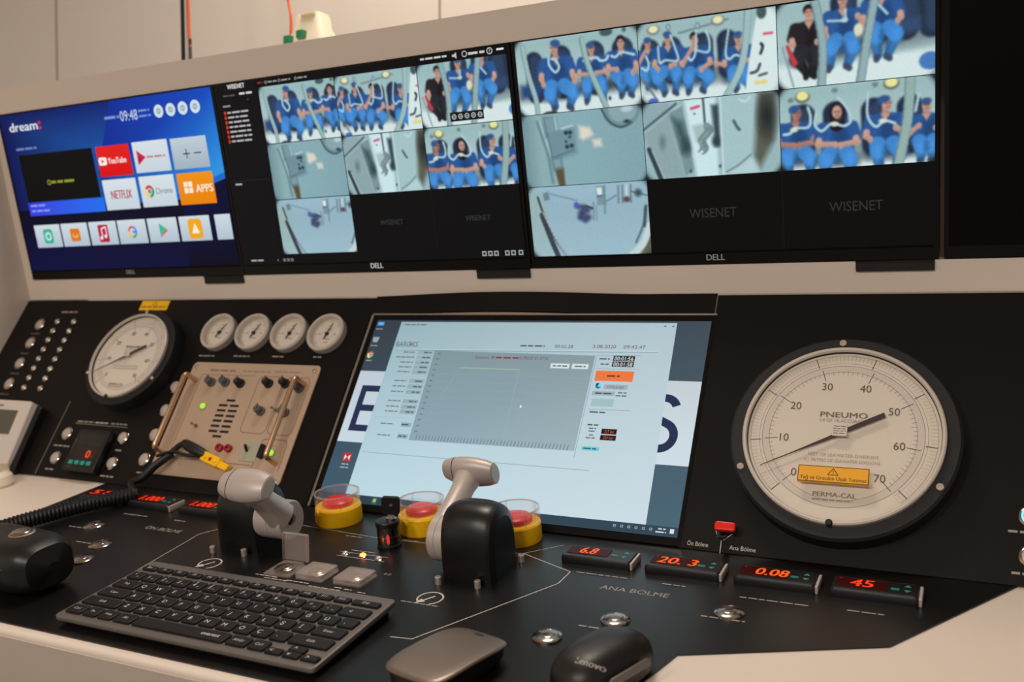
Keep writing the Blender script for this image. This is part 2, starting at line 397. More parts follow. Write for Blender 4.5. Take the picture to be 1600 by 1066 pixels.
def person(I, x, y, k, top=SCR, leg=LEG, cap=CAPC, knees=(-.11, .11), feet=(-.09, .09), arms=((-.16, .35), (.16, .35)), skin=SK, turn=0, hair=None, hood=False, fl=.66, shoe=None, kl=.48):
    """a seated figure seen on a camera picture; x, y = head centre, k = size"""
    X = lambda a: x+a*k
    Y = lambda b: y+b*k
    dk = tuple(c*0.70 for c in top); dl = tuple(c*0.74 for c in leg); lt = tuple(min(255, c*1.14) for c in top)
    I.cap((X(-.16), Y(.50)), (X(.16), Y(.50)), .06*k, .06*k, (36, 44, 58), 5, .6)
    for sgn, kn, ft in ((-1, knees[0], feet[0]), (1, knees[1], feet[1])):      # shins behind the knees
        I.cap((X(kn), Y(kl)), (X(ft), Y(fl)), .066*k, .044*k, dl, 1.6); I.cap((X(kn+sgn*.02), Y(kl)), (X(ft+sgn*.012), Y(fl)), .030*k, .02*k, leg, 3, .6)
        I.cap((X(ft-.012), Y(fl+.02)), (X(ft+sgn*.016), Y(fl+.045)), .036*k, .03*k, shoe or (64, 76, 100), 1.4)
    I.pol([(X(-.175), Y(.16)), (X(-.06), Y(.095)), (X(.06), Y(.095)), (X(.175), Y(.16)), (X(.155), Y(.44)), (X(-.155), Y(.44))], top, 2.2)
    I.cap((X(-.12), Y(.16)), (X(.12), Y(.16)), .062*k, .062*k, top, 1.6)
    I.cap((X(.03), Y(.24)), (X(.02), Y(.40)), .08*k, .09*k, dk, 6, .55); I.cap((X(-.09), Y(.17)), (X(-.10), Y(.32)), .035*k, .035*k, lt, 5, .5)
    for sgn, kn, ft in ((-1, knees[0], feet[0]), (1, knees[1], feet[1])):
        I.cap((X(sgn*.075), Y(.41)), (X(kn), Y(kl)), .082*k, .076*k, leg, 1.6); I.cap((X(kn), Y(kl-.02)), (X(kn), Y(kl+.03)), .05*k, .05*k, tuple(min(255, c*1.14) for c in leg), 5, .7)
    I.cap((X(0), Y(.43)), (X(0), Y(.50)), .018*k, .03*k, dl, 3, .8)
    for sgn, (hx, hy) in zip((-1, 1), arms):
        ex, ey = (sgn*.19, .315) if hy > .2 else (sgn*.17, .30)
        I.cap((X(sgn*.15), Y(.155)), (X(sgn*.182), Y(.26)), .058*k, .056*k, top, 1.6); I.cap((X(sgn*.15), Y(.155)), (X(sgn*.165), Y(.22)), .024*k, .024*k, lt, 4, .5)
        I.cap((X(sgn*.184), Y(.275)), (X(ex), Y(ey)), .033*k, .030*k, skin, 1.4)
        I.cap((X(ex), Y(ey)), (X(hx), Y(hy)), .030*k, .023*k, skin, 1.4); I.ell(X(hx), Y(hy+.012), .027*k, .032*k, skin, 1.4)
        I.cap((X(ex), Y(ey+.012)), (X(hx), Y(hy+.016)), .010*k, .010*k, tuple(c*.8 for c in skin), 3, .6)
    I.cap((X(0), Y(.05)), (X(0), Y(.10)), .030*k, .036*k, tuple(c*.86 for c in skin)); I.pol([(X(-.045), Y(.10)), (X(.045), Y(.10)), (X(0), Y(.18))], tuple(c*.95 for c in skin))
    if hood: I.ell(X(0), Y(.005), .080*k, .105*k, (34, 32, 40)); I.cap((X(0), Y(.07)), (X(0), Y(.12)), .07*k, .075*k, (34, 32, 40))
    I.ell(X(turn*.010), Y(0), .048*k, .066*k, skin); I.ell(X(turn*.010+.018), Y(.012), .022*k, .045*k, tuple(c*.84 for c in skin), 4, .6)
    if hair: I.ell(X(0), Y(-.025), .058*k, .058*k, hair); I.ell(X(turn*.02), Y(.016), .044*k, .054*k, skin)
    elif not hood: I.ell(X(-turn*.006), Y(-.048), .055*k, .036*k, cap); I.ell(X(-turn*.03), Y(-.03), .040*k, .036*k, cap, 1.2, .8)
    fx = X(turn*.020)
    for e in (-.019, .019): I.ell(fx+e*k, Y(-.004), .010*k, .007*k, (80, 60, 58), 1.4, .8)
    I.ell(fx, Y(.016), .009*k, .014*k, tuple(c*.82 for c in skin), 1.4, .7); I.ell(fx, Y(.038), .018*k, .007*k, (140, 86, 86), 1.4, .7)
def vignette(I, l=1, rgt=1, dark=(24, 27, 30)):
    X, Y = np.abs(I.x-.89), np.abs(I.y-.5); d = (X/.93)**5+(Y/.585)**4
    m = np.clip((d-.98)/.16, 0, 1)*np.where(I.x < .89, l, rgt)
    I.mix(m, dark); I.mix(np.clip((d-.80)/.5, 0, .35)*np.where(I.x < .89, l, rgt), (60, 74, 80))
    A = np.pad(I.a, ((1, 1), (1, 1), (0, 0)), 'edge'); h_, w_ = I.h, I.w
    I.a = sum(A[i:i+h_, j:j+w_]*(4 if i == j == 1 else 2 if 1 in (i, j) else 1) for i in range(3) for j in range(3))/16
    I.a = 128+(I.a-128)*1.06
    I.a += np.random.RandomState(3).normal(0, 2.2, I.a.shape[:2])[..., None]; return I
def chamber(w, h, floor=.80):
    I = Img(w, h, (164, 190, 192)); W_ = w/h
    I.pol([(-.1, -.1), (W_+.1, -.1), (W_+.1, .25), (-.1, .25)], (150, 180, 182), 20)
    I.pol([(-.1, floor), (W_+.1, floor-.02), (W_+.1, 1.1), (-.1, 1.1)], (206, 222, 222), 5); return I
def view1(w, h):
    I = chamber(w, h)
    I.pol([(-.1, .60), (1.9, .55), (1.9, .78), (-.1, .80)], (120, 132, 138), 8)
    seat(I, .27, .16, .78, .13); I.pol([(.05, .60), (.40, .58), (.42, .74), (.05, .76)], (44, 74, 120), 4)
    for x in (.68, 1.16, 1.56): seat(I, x, .12, .74, .145)
    I.arc([(.12, .08), (.17, .45), (.255, .80), (.265, 1.05)], .036, (120, 148, 152)); I.arc([(.125, .08), (.175, .45), (.26, .80), (.27, 1.05)], .026, (152, 180, 182))
    person(I, .60, .14, 1.24, arms=((-.17, .37), (.20, .36)), knees=(-.10, .18), feet=(-.05, .13), fl=.62, turn=-1)
    person(I, 1.12, .21, 1.02, arms=((-.02, .32), (.05, .31)), knees=(-.09, .13), feet=(-.10, .13), fl=.64)
    person(I, 1.54, .18, 1.04, arms=((-.07, .32), (.14, .38)), knees=(-.02, .13), feet=(-.02, .10), fl=.63, hair=(40, 36, 44))
    I.arc([(.50, .26), (.50, .36), (.58, .46), (.64, .40), (.60, .30), (.54, .28)], .013, HOSE)
    I.arc([(1.00, .36), (1.10, .34), (1.20, .34), (1.24, .38), (1.32, .38), (1.36, .33)], .013, HOSE)
    I.arc([(1.40, .34), (1.46, .36), (1.54, .31), (1.66, .34), (1.72, .36)], .012, HOSE)
    I.arc([(1.00, .08), (1.07, .45), (1.29, 1.02)], .038, (112, 142, 146)); I.arc([(1.01, .08), (1.08, .45), (1.30, 1.02)], .028, (150, 180, 178))
    I.ell(1.35, .03, .09, .05, (70, 90, 96)); I.ell(1.60, .03, .03, .03, (84, 100, 104)); I.ell(1.34, .88, .02, .025, (60, 70, 76))
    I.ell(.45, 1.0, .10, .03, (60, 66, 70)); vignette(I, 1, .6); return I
def view2(w, h):
    I = chamber(w, h, .82)
    I.pol([(.10, .62), (1.30, .56), (1.35, .80), (.10, .84)], (112, 128, 134), 8)
    for x in (.16, .45, .86, 1.16): seat(I, x, .20, .72, .125)
    I.path([(.55, .17), (1.18, .08)], .012, (90, 108, 112), .7)
    for x, y in ((.22, .08), (1.06, .07)): I.ell(x, y+.01, .085, .062, (120, 128, 120)); I.ell(x, y, .062, .045, (226, 222, 180))
    for x, y in ((.42, .08), (.80, .11)): I.ell(x, y, .03, .04, (104, 124, 128)); I.ell(x, y, .016, .022, (170, 196, 198))
    person(I, .13, .24, .86, arms=((.0, .06), (.06, .28)), knees=(-.05, .10), feet=(-.02, .08), fl=.62)
    person(I, .40, .21, 1.0, arms=((-.15, .36), (.02, .34)), knees=(-.16, .10), feet=(-.07, .07), fl=.66)
    person(I, .75, .26, 1.0, arms=((-.03, .10), (.07, .38)), knees=(-.10, .16), feet=(-.10, .08), fl=.62, hair=(44, 38, 40))
    person(I, 1.30, .32, .96, arms=((-.30, .28), (.10, .28)), knees=(-.08, .04), feet=(-.04, .12), fl=.62)
    for pts in (((.03, .54), (.10, .58), (.13, .50), (.10, .40)), ((.27, .30), (.28, .50), (.36, .48), (.52, .50), (.50, .36), (.44, .18)), ((.78, .16), (.76, .42), (.70, .52), (.66, .48)), ((.76, .40), (.92, .44), (.94, .30), (.90, .18)), ((1.19, .20), (1.14, .48), (1.18, .56), (1.26, .52), (1.36, .56))): I.arc(pts, .011, HOSE)
    I.arc([(1.44, .0), (1.38, .45), (1.30, .72), (1.12, 1.02)], .044, (118, 146, 150)); I.arc([(1.445, .0), (1.385, .45), (1.305, .72), (1.125, 1.02)], .034, (156, 184, 186))
    I.pol([(1.55, .04), (1.78, .0), (1.78, 1.0), (1.36, 1.0), (1.42, .62)], (208, 224, 224))
    I.path([(1.62, .31), (1.72, .31)], .013, (206, 70, 92)); I.arc([(1.58, .42), (1.60, .46), (1.57, .54)], .013, (60, 70, 74))
    I.arc([(1.44, .76), (1.52, .74), (1.56, .66)], .012, (70, 80, 84)); I.arc([(1.54, .80), (1.64, .78)], .010, (80, 90, 92))
    for x in (1.52, 1.60): I.ell(x, .88, .04, .028, (222, 204, 128))
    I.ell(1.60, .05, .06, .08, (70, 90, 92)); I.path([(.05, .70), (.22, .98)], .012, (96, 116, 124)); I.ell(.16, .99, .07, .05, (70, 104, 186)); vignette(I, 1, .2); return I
def view3(w, h):
    I = chamber(w, h, .72)
    I.pol([(.40, .55), (1.78, .40), (1.78, .62), (.60, .74)], (118, 134, 140), 8)
    for x, t in ((.78, -.08), (1.16, -.1), (1.46, -.12), (1.74, -.1)): seat(I, x, t, .50, .15)
    I.pol([(1.28, .36), (1.62, .34), (1.62, .48), (1.28, .50)], (56, 78, 112), 4)
    person(I, .38, .13, 1.10, top=(42, 38, 42), leg=(44, 46, 52), arms=((-.17, .31), (.08, .31)), knees=(-.14, .04), feet=(-.03, .03), fl=.64, hair=(40, 30, 32), shoe=(34, 36, 40))
    person(I, .77, .04, 1.12, arms=((-.17, .34), (.15, .36)), knees=(-.13, .10), feet=(-.14, .04), fl=.66)
    person(I, 1.20, -.03, 1.10, arms=((-.24, .24), (.16, .34)), knees=(-.06, .14), feet=(-.04, .06), fl=.68)
    I.ell(.94, .40, .05, .07, (208, 214, 190)); I.path([(.60, .26), (.80, .28), (.80, .16)], .014, HOSE); I.ell(.79, .27, .04, .03, HOSE); I.path([(1.16, .14), (1.26, .26)], .016, HOSE)
    for x0, x1, x2 in ((.43, .53, .50), (1.16, 1.04, .94)): I.arc([(x0, -.1), (x1, .5), (x2, 1.1)], .05, (104, 130, 136)); I.arc([(x0+.006, -.1), (x1+.006, .5), (x2+.006, 1.1)], .036, (144, 170, 174))
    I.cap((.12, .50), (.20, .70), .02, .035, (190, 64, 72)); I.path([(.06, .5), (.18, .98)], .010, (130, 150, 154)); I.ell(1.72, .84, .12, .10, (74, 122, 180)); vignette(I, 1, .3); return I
def view6(w, h):
    I = chamber(w, h, .88); I.pol([(-.1, .70), (1.9, .66), (1.9, .90), (-.1, .92)], (126, 146, 150), 8)
    for x in (.28, .66, 1.10, 1.50): seat(I, x, .20, .80, .145)
    for x, y in ((.28, .10), (1.30, .04)): I.ell(x, y+.015, .09, .07, (104, 112, 104)); I.ell(x, y, .07, .055, (224, 222, 150))
    for x, y in ((.14, .14), (.66, .07), (1.12, .05)): I.ell(x, y, .035, .03, (110, 132, 136))
    person(I, .19, .30, 1.16, arms=((-.02, .33), (.03, .33)), knees=(-.10, .14), feet=(-.08, .14), fl=.64, skin=(176, 126, 116), turn=1)
    person(I, .68, .33, 1.18, arms=((-.02, .32), (.03, .33)), knees=(-.12, .12), feet=(-.12, .12), fl=.66, hood=True)
    person(I, 1.23, .28, 1.16, arms=((-.15, .34), (.10, .24)), knees=(-.08, .14), feet=(-.06, .10), fl=.66, turn=1.4)
    person(I, 1.68, .34, 1.0, arms=((-.08, .22), (.10, .26)), knees=(-.06, .06), feet=(-.06, .06), fl=.62)
    for pts in (((.04, .55), (.12, .54), (.18, .48), (.34, .48), (.37, .36), (.34, .24)), ((.44, .32), (.42, .46), (.50, .54), (.62, .46), (.76, .50), (.84, .44), (.80, .30), (.70, .16)), ((1.04, .14), (1.03, .40), (1.12, .54), (1.22, .48), (1.34, .52)), ((1.60, .20), (1.56, .40))): I.arc(pts, .013, HOSE)
    for x, y in ((.17, .50), (.65, .47), (1.20, .48)): I.ell(x, y, .045, .03, (206, 214, 196))
    I.arc([(1.51, -.05), (1.47, .5), (1.36, 1.05)], .056, (110, 138, 140)); I.arc([(1.515, -.05), (1.475, .5), (1.365, 1.05)], .044, (146, 172, 168)); vignette(I, 1, .9); return I
def view4(w, h):
    I = Img(w, h, (134, 168, 176)); W_ = w/h
    I.pol([(-.1, -.1), (.34, -.1), (.52, 1.1), (-.1, 1.1)], (136, 170, 174), 12); I.mix(np.clip((I.x-.9)*.5, 0, .35), (120, 150, 160)); I.mix(np.clip((.25-I.x)*2, 0, .6), (92, 116, 128))
    I.path([(.24, .10), (.36, .56), (.40, .95)], .02, (108, 136, 142)); I.path([(.28, .10), (.40, .56)], .008, (166, 196, 198))
    I.pol([(.33, .04), (.52, .06), (.54, .30), (.35, .32)], (92, 118, 128), 3); I.pol([(.36, .06), (.52, .06), (.54, .27), (.38, .29)], (122, 150, 158)); I.path([(.51, .06), (.53, .28)], .008, (190, 212, 214))
    I.pol([(.40, .30), (.79, .24), (.79, .56), (.44, .64)], (104, 132, 142), 5); I.pol([(.38, .26), (.76, .20), (.76, .52), (.42, .60)], (112, 142, 152)); I.path([(.38, .26), (.42, .60), (.76, .52)], .007, (84, 110, 120)); I.path([(.60, .22), (.76, .19)], .012, (176, 204, 206))
    for x, y, q in ((.66, .28, .03), (.72, .28, .03), (.71, .34, .018), (.65, .40, .018), (.66, .47, .03), (.73, .46, .03)): I.ell(x, y, q, q*.9, (40, 62, 72))
    I.pol([(.40, .62), (.56, .60), (.57, .76), (.43, .79)], (92, 120, 130), 3); I.pol([(.43, .64), (.54, .62), (.55, .73), (.45, .75)], (128, 154, 162)); I.pol([(.45, .78), (.58, .76), (.59, 1.1), (.51, 1.1)], (92, 82, 62), 2)
    I.pol([(.86, .20), (1.02, .24), (1.06, .34), (.90, .40), (.86, .36)], (214, 208, 194), 3); I.pol([(1.04, .40), (1.16, .40), (1.18, .50), (1.06, .50)], (206, 204, 192), 3)
    I.ell(1.48, .06, .26, .22, (112, 142, 148)); I.ell(1.50, .04, .20, .17, (136, 162, 168)); I.arc([(1.20, .0), (1.30, .18), (1.46, .27), (1.62, .22)], .010, (64, 84, 90)); I.ell(1.55, .20, .045, .022, (46, 62, 70)); I.ell(1.56, .04, .08, .04, (176, 198, 202)); vignette(I, .5, .8); return I
def view5(w, h):
    I = Img(w, h, (150, 178, 182)); W_ = w/h
    I.pol([(.0, .0), (.36, .0), (.36, .14), (.0, .34)], (140, 166, 172)); I.path([(.0, .34), (.46, .04)], .014, (66, 88, 94)); I.path([(.02, .37), (.50, .07)], .006, (190, 208, 210))
    I.pol([(.0, .38), (.34, .16), (.54, 1.0), (.18, 1.0)], (138, 162, 166), 4); I.pol([(.37, .14), (.54, .08), (.66, .90), (.54, .98)], (120, 146, 150)); I.pol([(.40, .22), (.53, .28), (.62, .62), (.52, .66)], (62, 84, 88), 6); I.ell(.57, .60, .06, .10, (56, 76, 80), 5)
    I.pol([(.57, .0), (.98, .0), (.98, 1.1), (.70, 1.1)], (196, 222, 226), 3); I.pol([(.60, .06), (.86, .02), (.86, .30), (.64, .34)], (200, 224, 226)); I.cap((.66, .12), (.76, .10), .016, .016, (200, 70, 108)); I.ell(.70, .19, .012, .01, (60, 70, 74))
    I.path([(.82, .0), (.83, .34)], .014, (70, 86, 90)); I.pol([(.66, .34), (.88, .32), (.90, .50), (.70, .54)], (160, 186, 188), 3)
    for k in range(16): a = k/15; x, y = .86-.10*a+.03*math.sin(9*a), .36+.32*a; I.arc([(x-.05, y), (x, y-.03), (x+.05, y+.01), (x, y+.03)], .005, (112, 132, 134), o=.8)
    I.pol([(.92, .10), (1.02, .10), (1.02, .62), (.95, .62)], (60, 76, 84), 3); I.ell(.97, .56, .06, .07, (52, 70, 76), 3)
    I.pol([(1.03, .0), (1.58, .0), (1.42, 1.0), (1.03, 1.0)], (160, 190, 194), 3); I.path([(1.04, .0), (1.04, 1.0)], .010, (196, 218, 220)); I.arc([(1.20, .32), (1.24, .40), (1.27, .44)], .014, (84, 104, 108)); I.ell(.25, .52, .035, .07, (96, 118, 120), 4)
    I.pol([(1.52, .0), (1.74, .0), (1.70, .60), (1.52, .92), (1.44, .80)], (92, 96, 84), 5); I.ell(1.62, .30, .10, .22, (44, 48, 48), 8); I.pol([(1.1, .98), (1.42, .80), (1.50, 1.0)], (176, 202, 204), 4); I.arc([(1.08, .96), (1.24, .88), (1.40, .76)], .006, (96, 118, 122))
    I.path([(.06, .60), (.20, 1.0)], .03, (54, 66, 74)); I.path([(.10, .62), (.25, 1.0)], .006, (170, 190, 192)); I.arc([(1.28, .06), (1.36, .10), (1.42, .04)], .008, (190, 212, 214)); I.ell(.61, .92, .018, .02, (58, 72, 76)); I.ell(1.0, .88, .015, .02, (58, 72, 76)); vignette(I, .9, .9); return I
def view7(w, h):
    I = Img(w, h, (146, 176, 190)); W_ = w/h
    I.pol([(-.1, -.1), (.18, -.1), (.34, 1.1), (-.1, 1.1)], (150, 174, 174), 8); I.pol([(.0, -.1), (1.8, -.1), (1.8, .22), (.55, .20), (.0, .06)], (150, 180, 196), 10); I.mix(np.clip((I.y-.4)*.9, 0, .5), (160, 190, 204))
    I.path([(.32, .10), (.74, .22)], .008, (112, 136, 148)); I.pol([(.22, .10), (.30, .07), (.33, .18), (.24, .20)], (108, 130, 140)); I.path([(1.12, .28), (1.32, .18)], .008, (96, 118, 130))
    I.arc([(.14, .14), (.20, .36), (.34, .72), (.54, 1.05)], .012, (52, 64, 74)); I.arc([(.18, .40), (.30, .78), (.40, 1.05)], .035, (60, 70, 76)); I.arc([(.20, .36), (.36, .74), (.52, 1.02)], .006, (196, 206, 206))
    for x, y, q in ((.74, .30, .04), (.82, .32, .05), (.88, .36, .045), (.80, .40, .06), (.78, .46, .05), (.88, .46, .05), (.84, .50, .04)): I.ell(x, y, q, q*.8, (62, 70, 104), 3)
    I.ell(.72, .28, .035, .04, (86, 96, 180)); I.arc([(.86, .30), (.96, .34)], .012, (60, 66, 80)); I.path([(.98, .26), (.97, .50)], .005, (90, 100, 120)); I.path([(1.02, .30), (1.01, .50)], .004, (110, 120, 140))
    I.pol([(1.03, .04), (1.16, .04), (1.17, .30), (1.04, .30)], (120, 146, 156)); I.pol([(1.04, .06), (1.12, .06), (1.12, .16), (1.05, .16)], (208, 226, 220)); I.path([(1.05, .18), (1.12, .17)], .008, (70, 84, 140)); I.path([(1.16, .04), (1.14, .42)], .012, (108, 134, 140))
    for x in (1.36, 1.42, 1.48, 1.54): I.path([(x, .05), (x-.01, .28)], .011, (104, 118, 128) if x != 1.48 else (206, 214, 214))
    I.ell(1.47, .24, .05, .04, (92, 72, 84), 2); I.ell(1.64, .16, .05, .05, (66, 82, 90), 3); I.path([(1.55, .14), (1.76, .20)], .006, (70, 84, 90))
    I.arc([(1.72, .36), (1.68, .60), (1.56, .84)], .010, (78, 96, 104)); I.arc([(1.74, .34), (1.70, .62)], .016, (70, 84, 84)); I.pol([(1.74, .70), (1.80, .74), (1.80, 1.1), (1.56, 1.1)], (96, 96, 82), 5); I.arc([(1.78, .60), (1.66, .86), (1.48, 1.02)], .045, (190, 206, 206)); vignette(I, .7, .4); return I
VIEWS = [view1, view2, view3, view4, view5, view6, view7]
VLAB = ['lit camera view of three seated figures in blue scrubs', 'lit camera view of four seated figures with breathing hoses', 'lit camera view with one figure in black', 'lit camera view of a bare grey door plate', 'lit camera view of an empty white corridor', 'lit camera view of seated figures with folded arms', 'lit camera view of an empty pale floor']
def picture(I, x, y, w, h, parent, label, z):
    nx, ny = I.w, I.h; c = np.clip(I.a, 0, 255)/255.0; c = np.where(c <= .04045, c/12.92, ((c+.055)/1.055)**2.4)
    gx, gy = np.meshgrid(np.linspace(x, x+w, nx), np.linspace(y, y-h, ny)); V = np.stack([gx, gy, np.full_like(gx, z)], -1).reshape(-1, 3)/1000
    i = (np.arange(ny-1)[:, None]*nx+np.arange(nx-1)).ravel(); F = np.stack([i, i+nx, i+nx+1, i+1], -1)
    me = bpy.data.meshes.new('camera_view'); me.vertices.add(len(V)); me.vertices.foreach_set('co', V.astype(np.float32).ravel())
    me.loops.add(F.size); me.loops.foreach_set('vertex_index', F.astype(np.int32).ravel()); me.polygons.add(len(F)); me.polygons.foreach_set('loop_start', np.arange(0, F.size, 4, dtype=np.int32))
    me.update(calc_edges=True); at = me.color_attributes.new('Col', 'FLOAT_COLOR', 'POINT')
    at.data.foreach_set('color', np.hstack([c.reshape(-1, 3), np.ones((nx*ny, 1))]).astype(np.float32).ravel()); me.materials.append(M_SCREEN)
    o = bpy.data.objects.new('camera_view', me); C.objects.link(o); o.parent = parent; o['label'] = label; return o

# ---------------------------------------------------------------- upper monitors (local: x from the left edge, y down negative from the top)
PW, PHT = 539.5, 313.7
def monitor(x, label):
    t = thing('monitor', label, 'monitor', frame('F', x, 355.1, 0), 'monitors in the white overhead housing')
    MB().box(0.8, PW-0.8, -PHT, 0, -45, -0.6).build('bezel', M_GLOSS, t)
    sc = MB().box(6, PW-6, -PHT+14, -1.5, -0.6, 0.0).build('screen', mat('dark lcd glass', (8, 8, 8), 0.3, spec=0.1), t)
    return t, sc
Y_ = lambda v: -v
# 1: television home page
t, sc = monitor(-791, 'monitor with blue home screen of app tiles, next to the white side cheek')
P = Print(0.1)
B0, B1, B2 = (14, 22, 84), (16, 62, 178), (40, 130, 226)
P.poly([(7, -2), (533, -2), (533, -180), (7, -180)], None, [(10, 20, 84), (18, 44, 130), (34, 112, 210), (14, 18, 74)])
P.poly([(7, -180), (533, -180), (533, -296), (7, -296)], None, [(8, 8, 26), (10, 10, 32), (12, 14, 56), (10, 14, 62)])
P.poly([(300, -2), (533, -2), (533, -140), (400, -175), (250, -178), (240, -120)], None, [(14, 46, 150), (22, 74, 190), (48, 150, 224), (36, 124, 206), (16, 50, 140), (14, 44, 140)])
P.poly([(430, -176), (533, -150), (533, -296), (420, -296)], None, [(12, 16, 62), (10, 12, 50), (8, 8, 28), (8, 8, 30)])
P.text('dream', 28, -25.5, 16, (224, 230, 236), 'l', True, width=78); P.rect(110, -34, 116, -29, (214, 40, 40)); P.rect(110, -25, 116, -20, (214, 40, 40))
P.greek(281, -30, 36, 7, (120, 150, 210)); P.text('09:48', 340, -30, 17, (196, 212, 236), 'c', width=42); P.greek(364, -25, 26, 5, (120, 150, 210)); P.greek(364, -34, 28, 5, (120, 150, 210))
for k in range(4):
    x = 411+27.6*k; P.disc(x, -29.5, 10.8, (206, 222, 230)); P.ring(x, -29.5, 3, 5, (130, 150, 160), 12); P.rect(x-1, -33, x+1, -26, (150, 170, 180))
P.greek(36, -66, 56, 6, (110, 130, 190))
P.rect(38, -165, 234, -77, (10, 12, 12)); P.greek(112, -131, 66, 7, (150, 150, 40)); P.ring(106, -131, 3, 5, (150, 150, 40), 12)
P.poly([(36, -191), (240, -191), (240, -166), (36, -166)], None, [(60, 60, 220), (30, 110, 236), (30, 110, 236), (60, 60, 220)]); P.greek(42, -172, 40, 5, (140, 160, 240)); P.greek(42, -182, 50, 5, (140, 160, 240))
T0, T1 = (214, 224, 230), (196, 210, 220)
def tile(x0, y0, x1, y1, a=T0, b=T1): P.poly([(x0, -y1), (x1, -y1), (x1, -y0), (x0, -y0)], None, [b, b, a, a])
tile(244, 77, 325, 130, (226, 32, 30), (214, 16, 18)); P.poly([(256+v[0], -103+v[1]) for v in rrect(20, 14, 4)], (244, 236, 236)); P.poly([(253, -107), (253, -99), (260, -103)], (220, 24, 24)); P.text('YouTube', 269, -103, 10, (246, 236, 236), 'l', True, width=45)
tile(334, 76, 417, 129); P.poly([(342, -116), (342, -90), (362, -103)], (206, 34, 60)); P.poly([(344, -112), (344, -103), (352, -103)], (120, 30, 110)); P.greek(364, -103, 44, 5, (196, 120, 130))
tile(424.5, 77, 505, 129, (190, 204, 216), (160, 176, 190)); P.line([(449, -104), (465, -104)], 2, (40, 44, 50)); P.line([(457, -96), (457, -112)], 2, (40, 44, 50)); P.line([(474, -104), (490, -104)], 2, (40, 44, 50))
tile(244, 136, 327, 190); P.text('NETFLIX', 286, -163, 15, (180, 40, 52), 'c', True, width=52)
tile(335, 135.5, 417.5, 189)
def chrome(x, y, q):
    for k, c in enumerate(((222, 66, 50), (250, 206, 60), (46, 156, 84))): P.ring(x, y, q*.42, q, c, 10, PI/6+2*PI/3*k, PI/6+2*PI/3*(k+1))
    P.disc(x, y, q*.5, (240, 240, 240)); P.disc(x, y, q*.38, (66, 132, 232))
chrome(356, -162, 11); P.text('Chrome', 370, -162, 10, (96, 96, 100), 'l', width=40)
tile(425, 136, 506, 189.5, (240, 146, 16), (232, 130, 6))
for a in (0, 1):
    for b in (0, 1): P.rect(438+10.5*a, -170+10.5*b, 447+10.5*a, -161+10.5*b, (248, 232, 210))
P.text('APPS', 464, -163, 13, (250, 236, 214), 'l', True, width=38)
xs = [38, 112, 187, 261, 336, 412, 494]
for k, x in enumerate(xs):
    x1 = x+70 if k < 6 else 529; tile(x, 209, x1, 252, (206, 218, 226), (176, 192, 206)); c = (x+x1)/2
    if k == 0: P.poly([(c+v[0], -231+v[1]) for v in rrect(26, 28, 6)], (60, 176, 150)); P.ring(c, -231, 5, 8, (220, 240, 236), 16)
    if k == 1: P.poly([(c+v[0], -231+v[1]) for v in rrect(26, 24, 4)], (222, 120, 30)); P.ring(c, -229, 5, 7.5, (236, 190, 120), 12, PI, 2*PI)
    if k == 2: P.poly([(c+v[0], -231+v[1]) for v in rrect(26, 32, 3)], (180, 30, 60)); P.line([(c-4, -238), (c-4, -222), (c+7, -219), (c+7, -236)], 2.4, (244, 230, 232)); P.disc(c-7, -239, 3.4, (244, 230, 232)); P.disc(c+4, -236.5, 3.4, (244, 230, 232))
    if k == 3:
        for j, cl in enumerate(((66, 132, 240), (232, 66, 52), (250, 190, 40), (52, 168, 84))): P.ring(c, -231, 7, 11, cl, 8, PI/2*j-.2+(0.55 if j == 0 else 0)-PI/4*(j == 0), PI/2*(j+1)-.2)
        P.rect(c, -233, c+11, -229, (66, 132, 240))
    if k == 4: P.poly([(c-8, -244), (c-8, -218), (c+12, -231)], (44, 180, 170)); P.poly([(c-8, -244), (c+2, -231), (c+12, -231)], (232, 84, 70)); P.poly([(c-8, -218), (c+2, -231), (c+12, -231)], (70, 190, 110))
    if k == 5: P.poly([(c+v[0], -231+v[1]) for v in rrect(32, 34, 6)], (240, 166, 24)); P.poly([(c-9, -239), (c+9, -239), (c, -221)], (248, 236, 214))
P.text('DELL', 271, -303.5, 7, (120, 116, 112), 'c', True, width=22)
o = P.build('screen_picture', sc, M_SCREEN); o['label'] = 'lit blue home page with app tiles'
# 2 and 3: camera mosaics
def mosaic(x, cells, label, nx, ny):
    t, sc = monitor(x, label)
    for k, (cx, cy, cw, ch) in enumerate(cells): picture(VIEWS[k](nx, ny), cx, -cy, cw, ch, sc, VLAB[k], 0.25)
    return t, sc
def cells(x, y, w, h, g): return [(x+(w+g)*i, y+(h+g)*j, w, h) for i, j in ((0, 0), (1, 0), (2, 0), (0, 1), (1, 1), (2, 1), (0, 2))]
t, sc = mosaic(-251.5, cells(92, 13.5, 146.3, 88.3, 1.2), 'monitor with camera pictures beside a dark menu column, right of the blue one', 170, 103)
P = Print(0.1)
P.rect(7, -297, 532.5, -1.5, (13, 13, 14)); P.rect(7, -297, 86, -1.5, (16, 16, 18))
P.text('WISENET', 47, -6.5, 7, (226, 226, 226), 'c', True, width=36); P.greek(18, -20, 24, 3.5, (90, 90, 92)); P.greek(52, -19, 26, 5, (210, 210, 210)); P.greek(14, -36, 16, 4, (150, 150, 150))
for k in range(7): P.rect(14, -49-7.6*k, 18, -44-7.6*k, (214, 60, 34)); P.greek(21, -46.5-7.6*k, 44, 4.2, (186, 186, 186))
P.text('v', 68, -29, 4, (120, 120, 120)); P.rect(7, -157, 86, -156.4, (44, 44, 46)); P.greek(13, -162, 14, 4, (180, 180, 180)); P.greek(20, -290, 26, 4, (170, 170, 170))
P.greek(92, -6.5, 12, 4, (150, 40, 40))
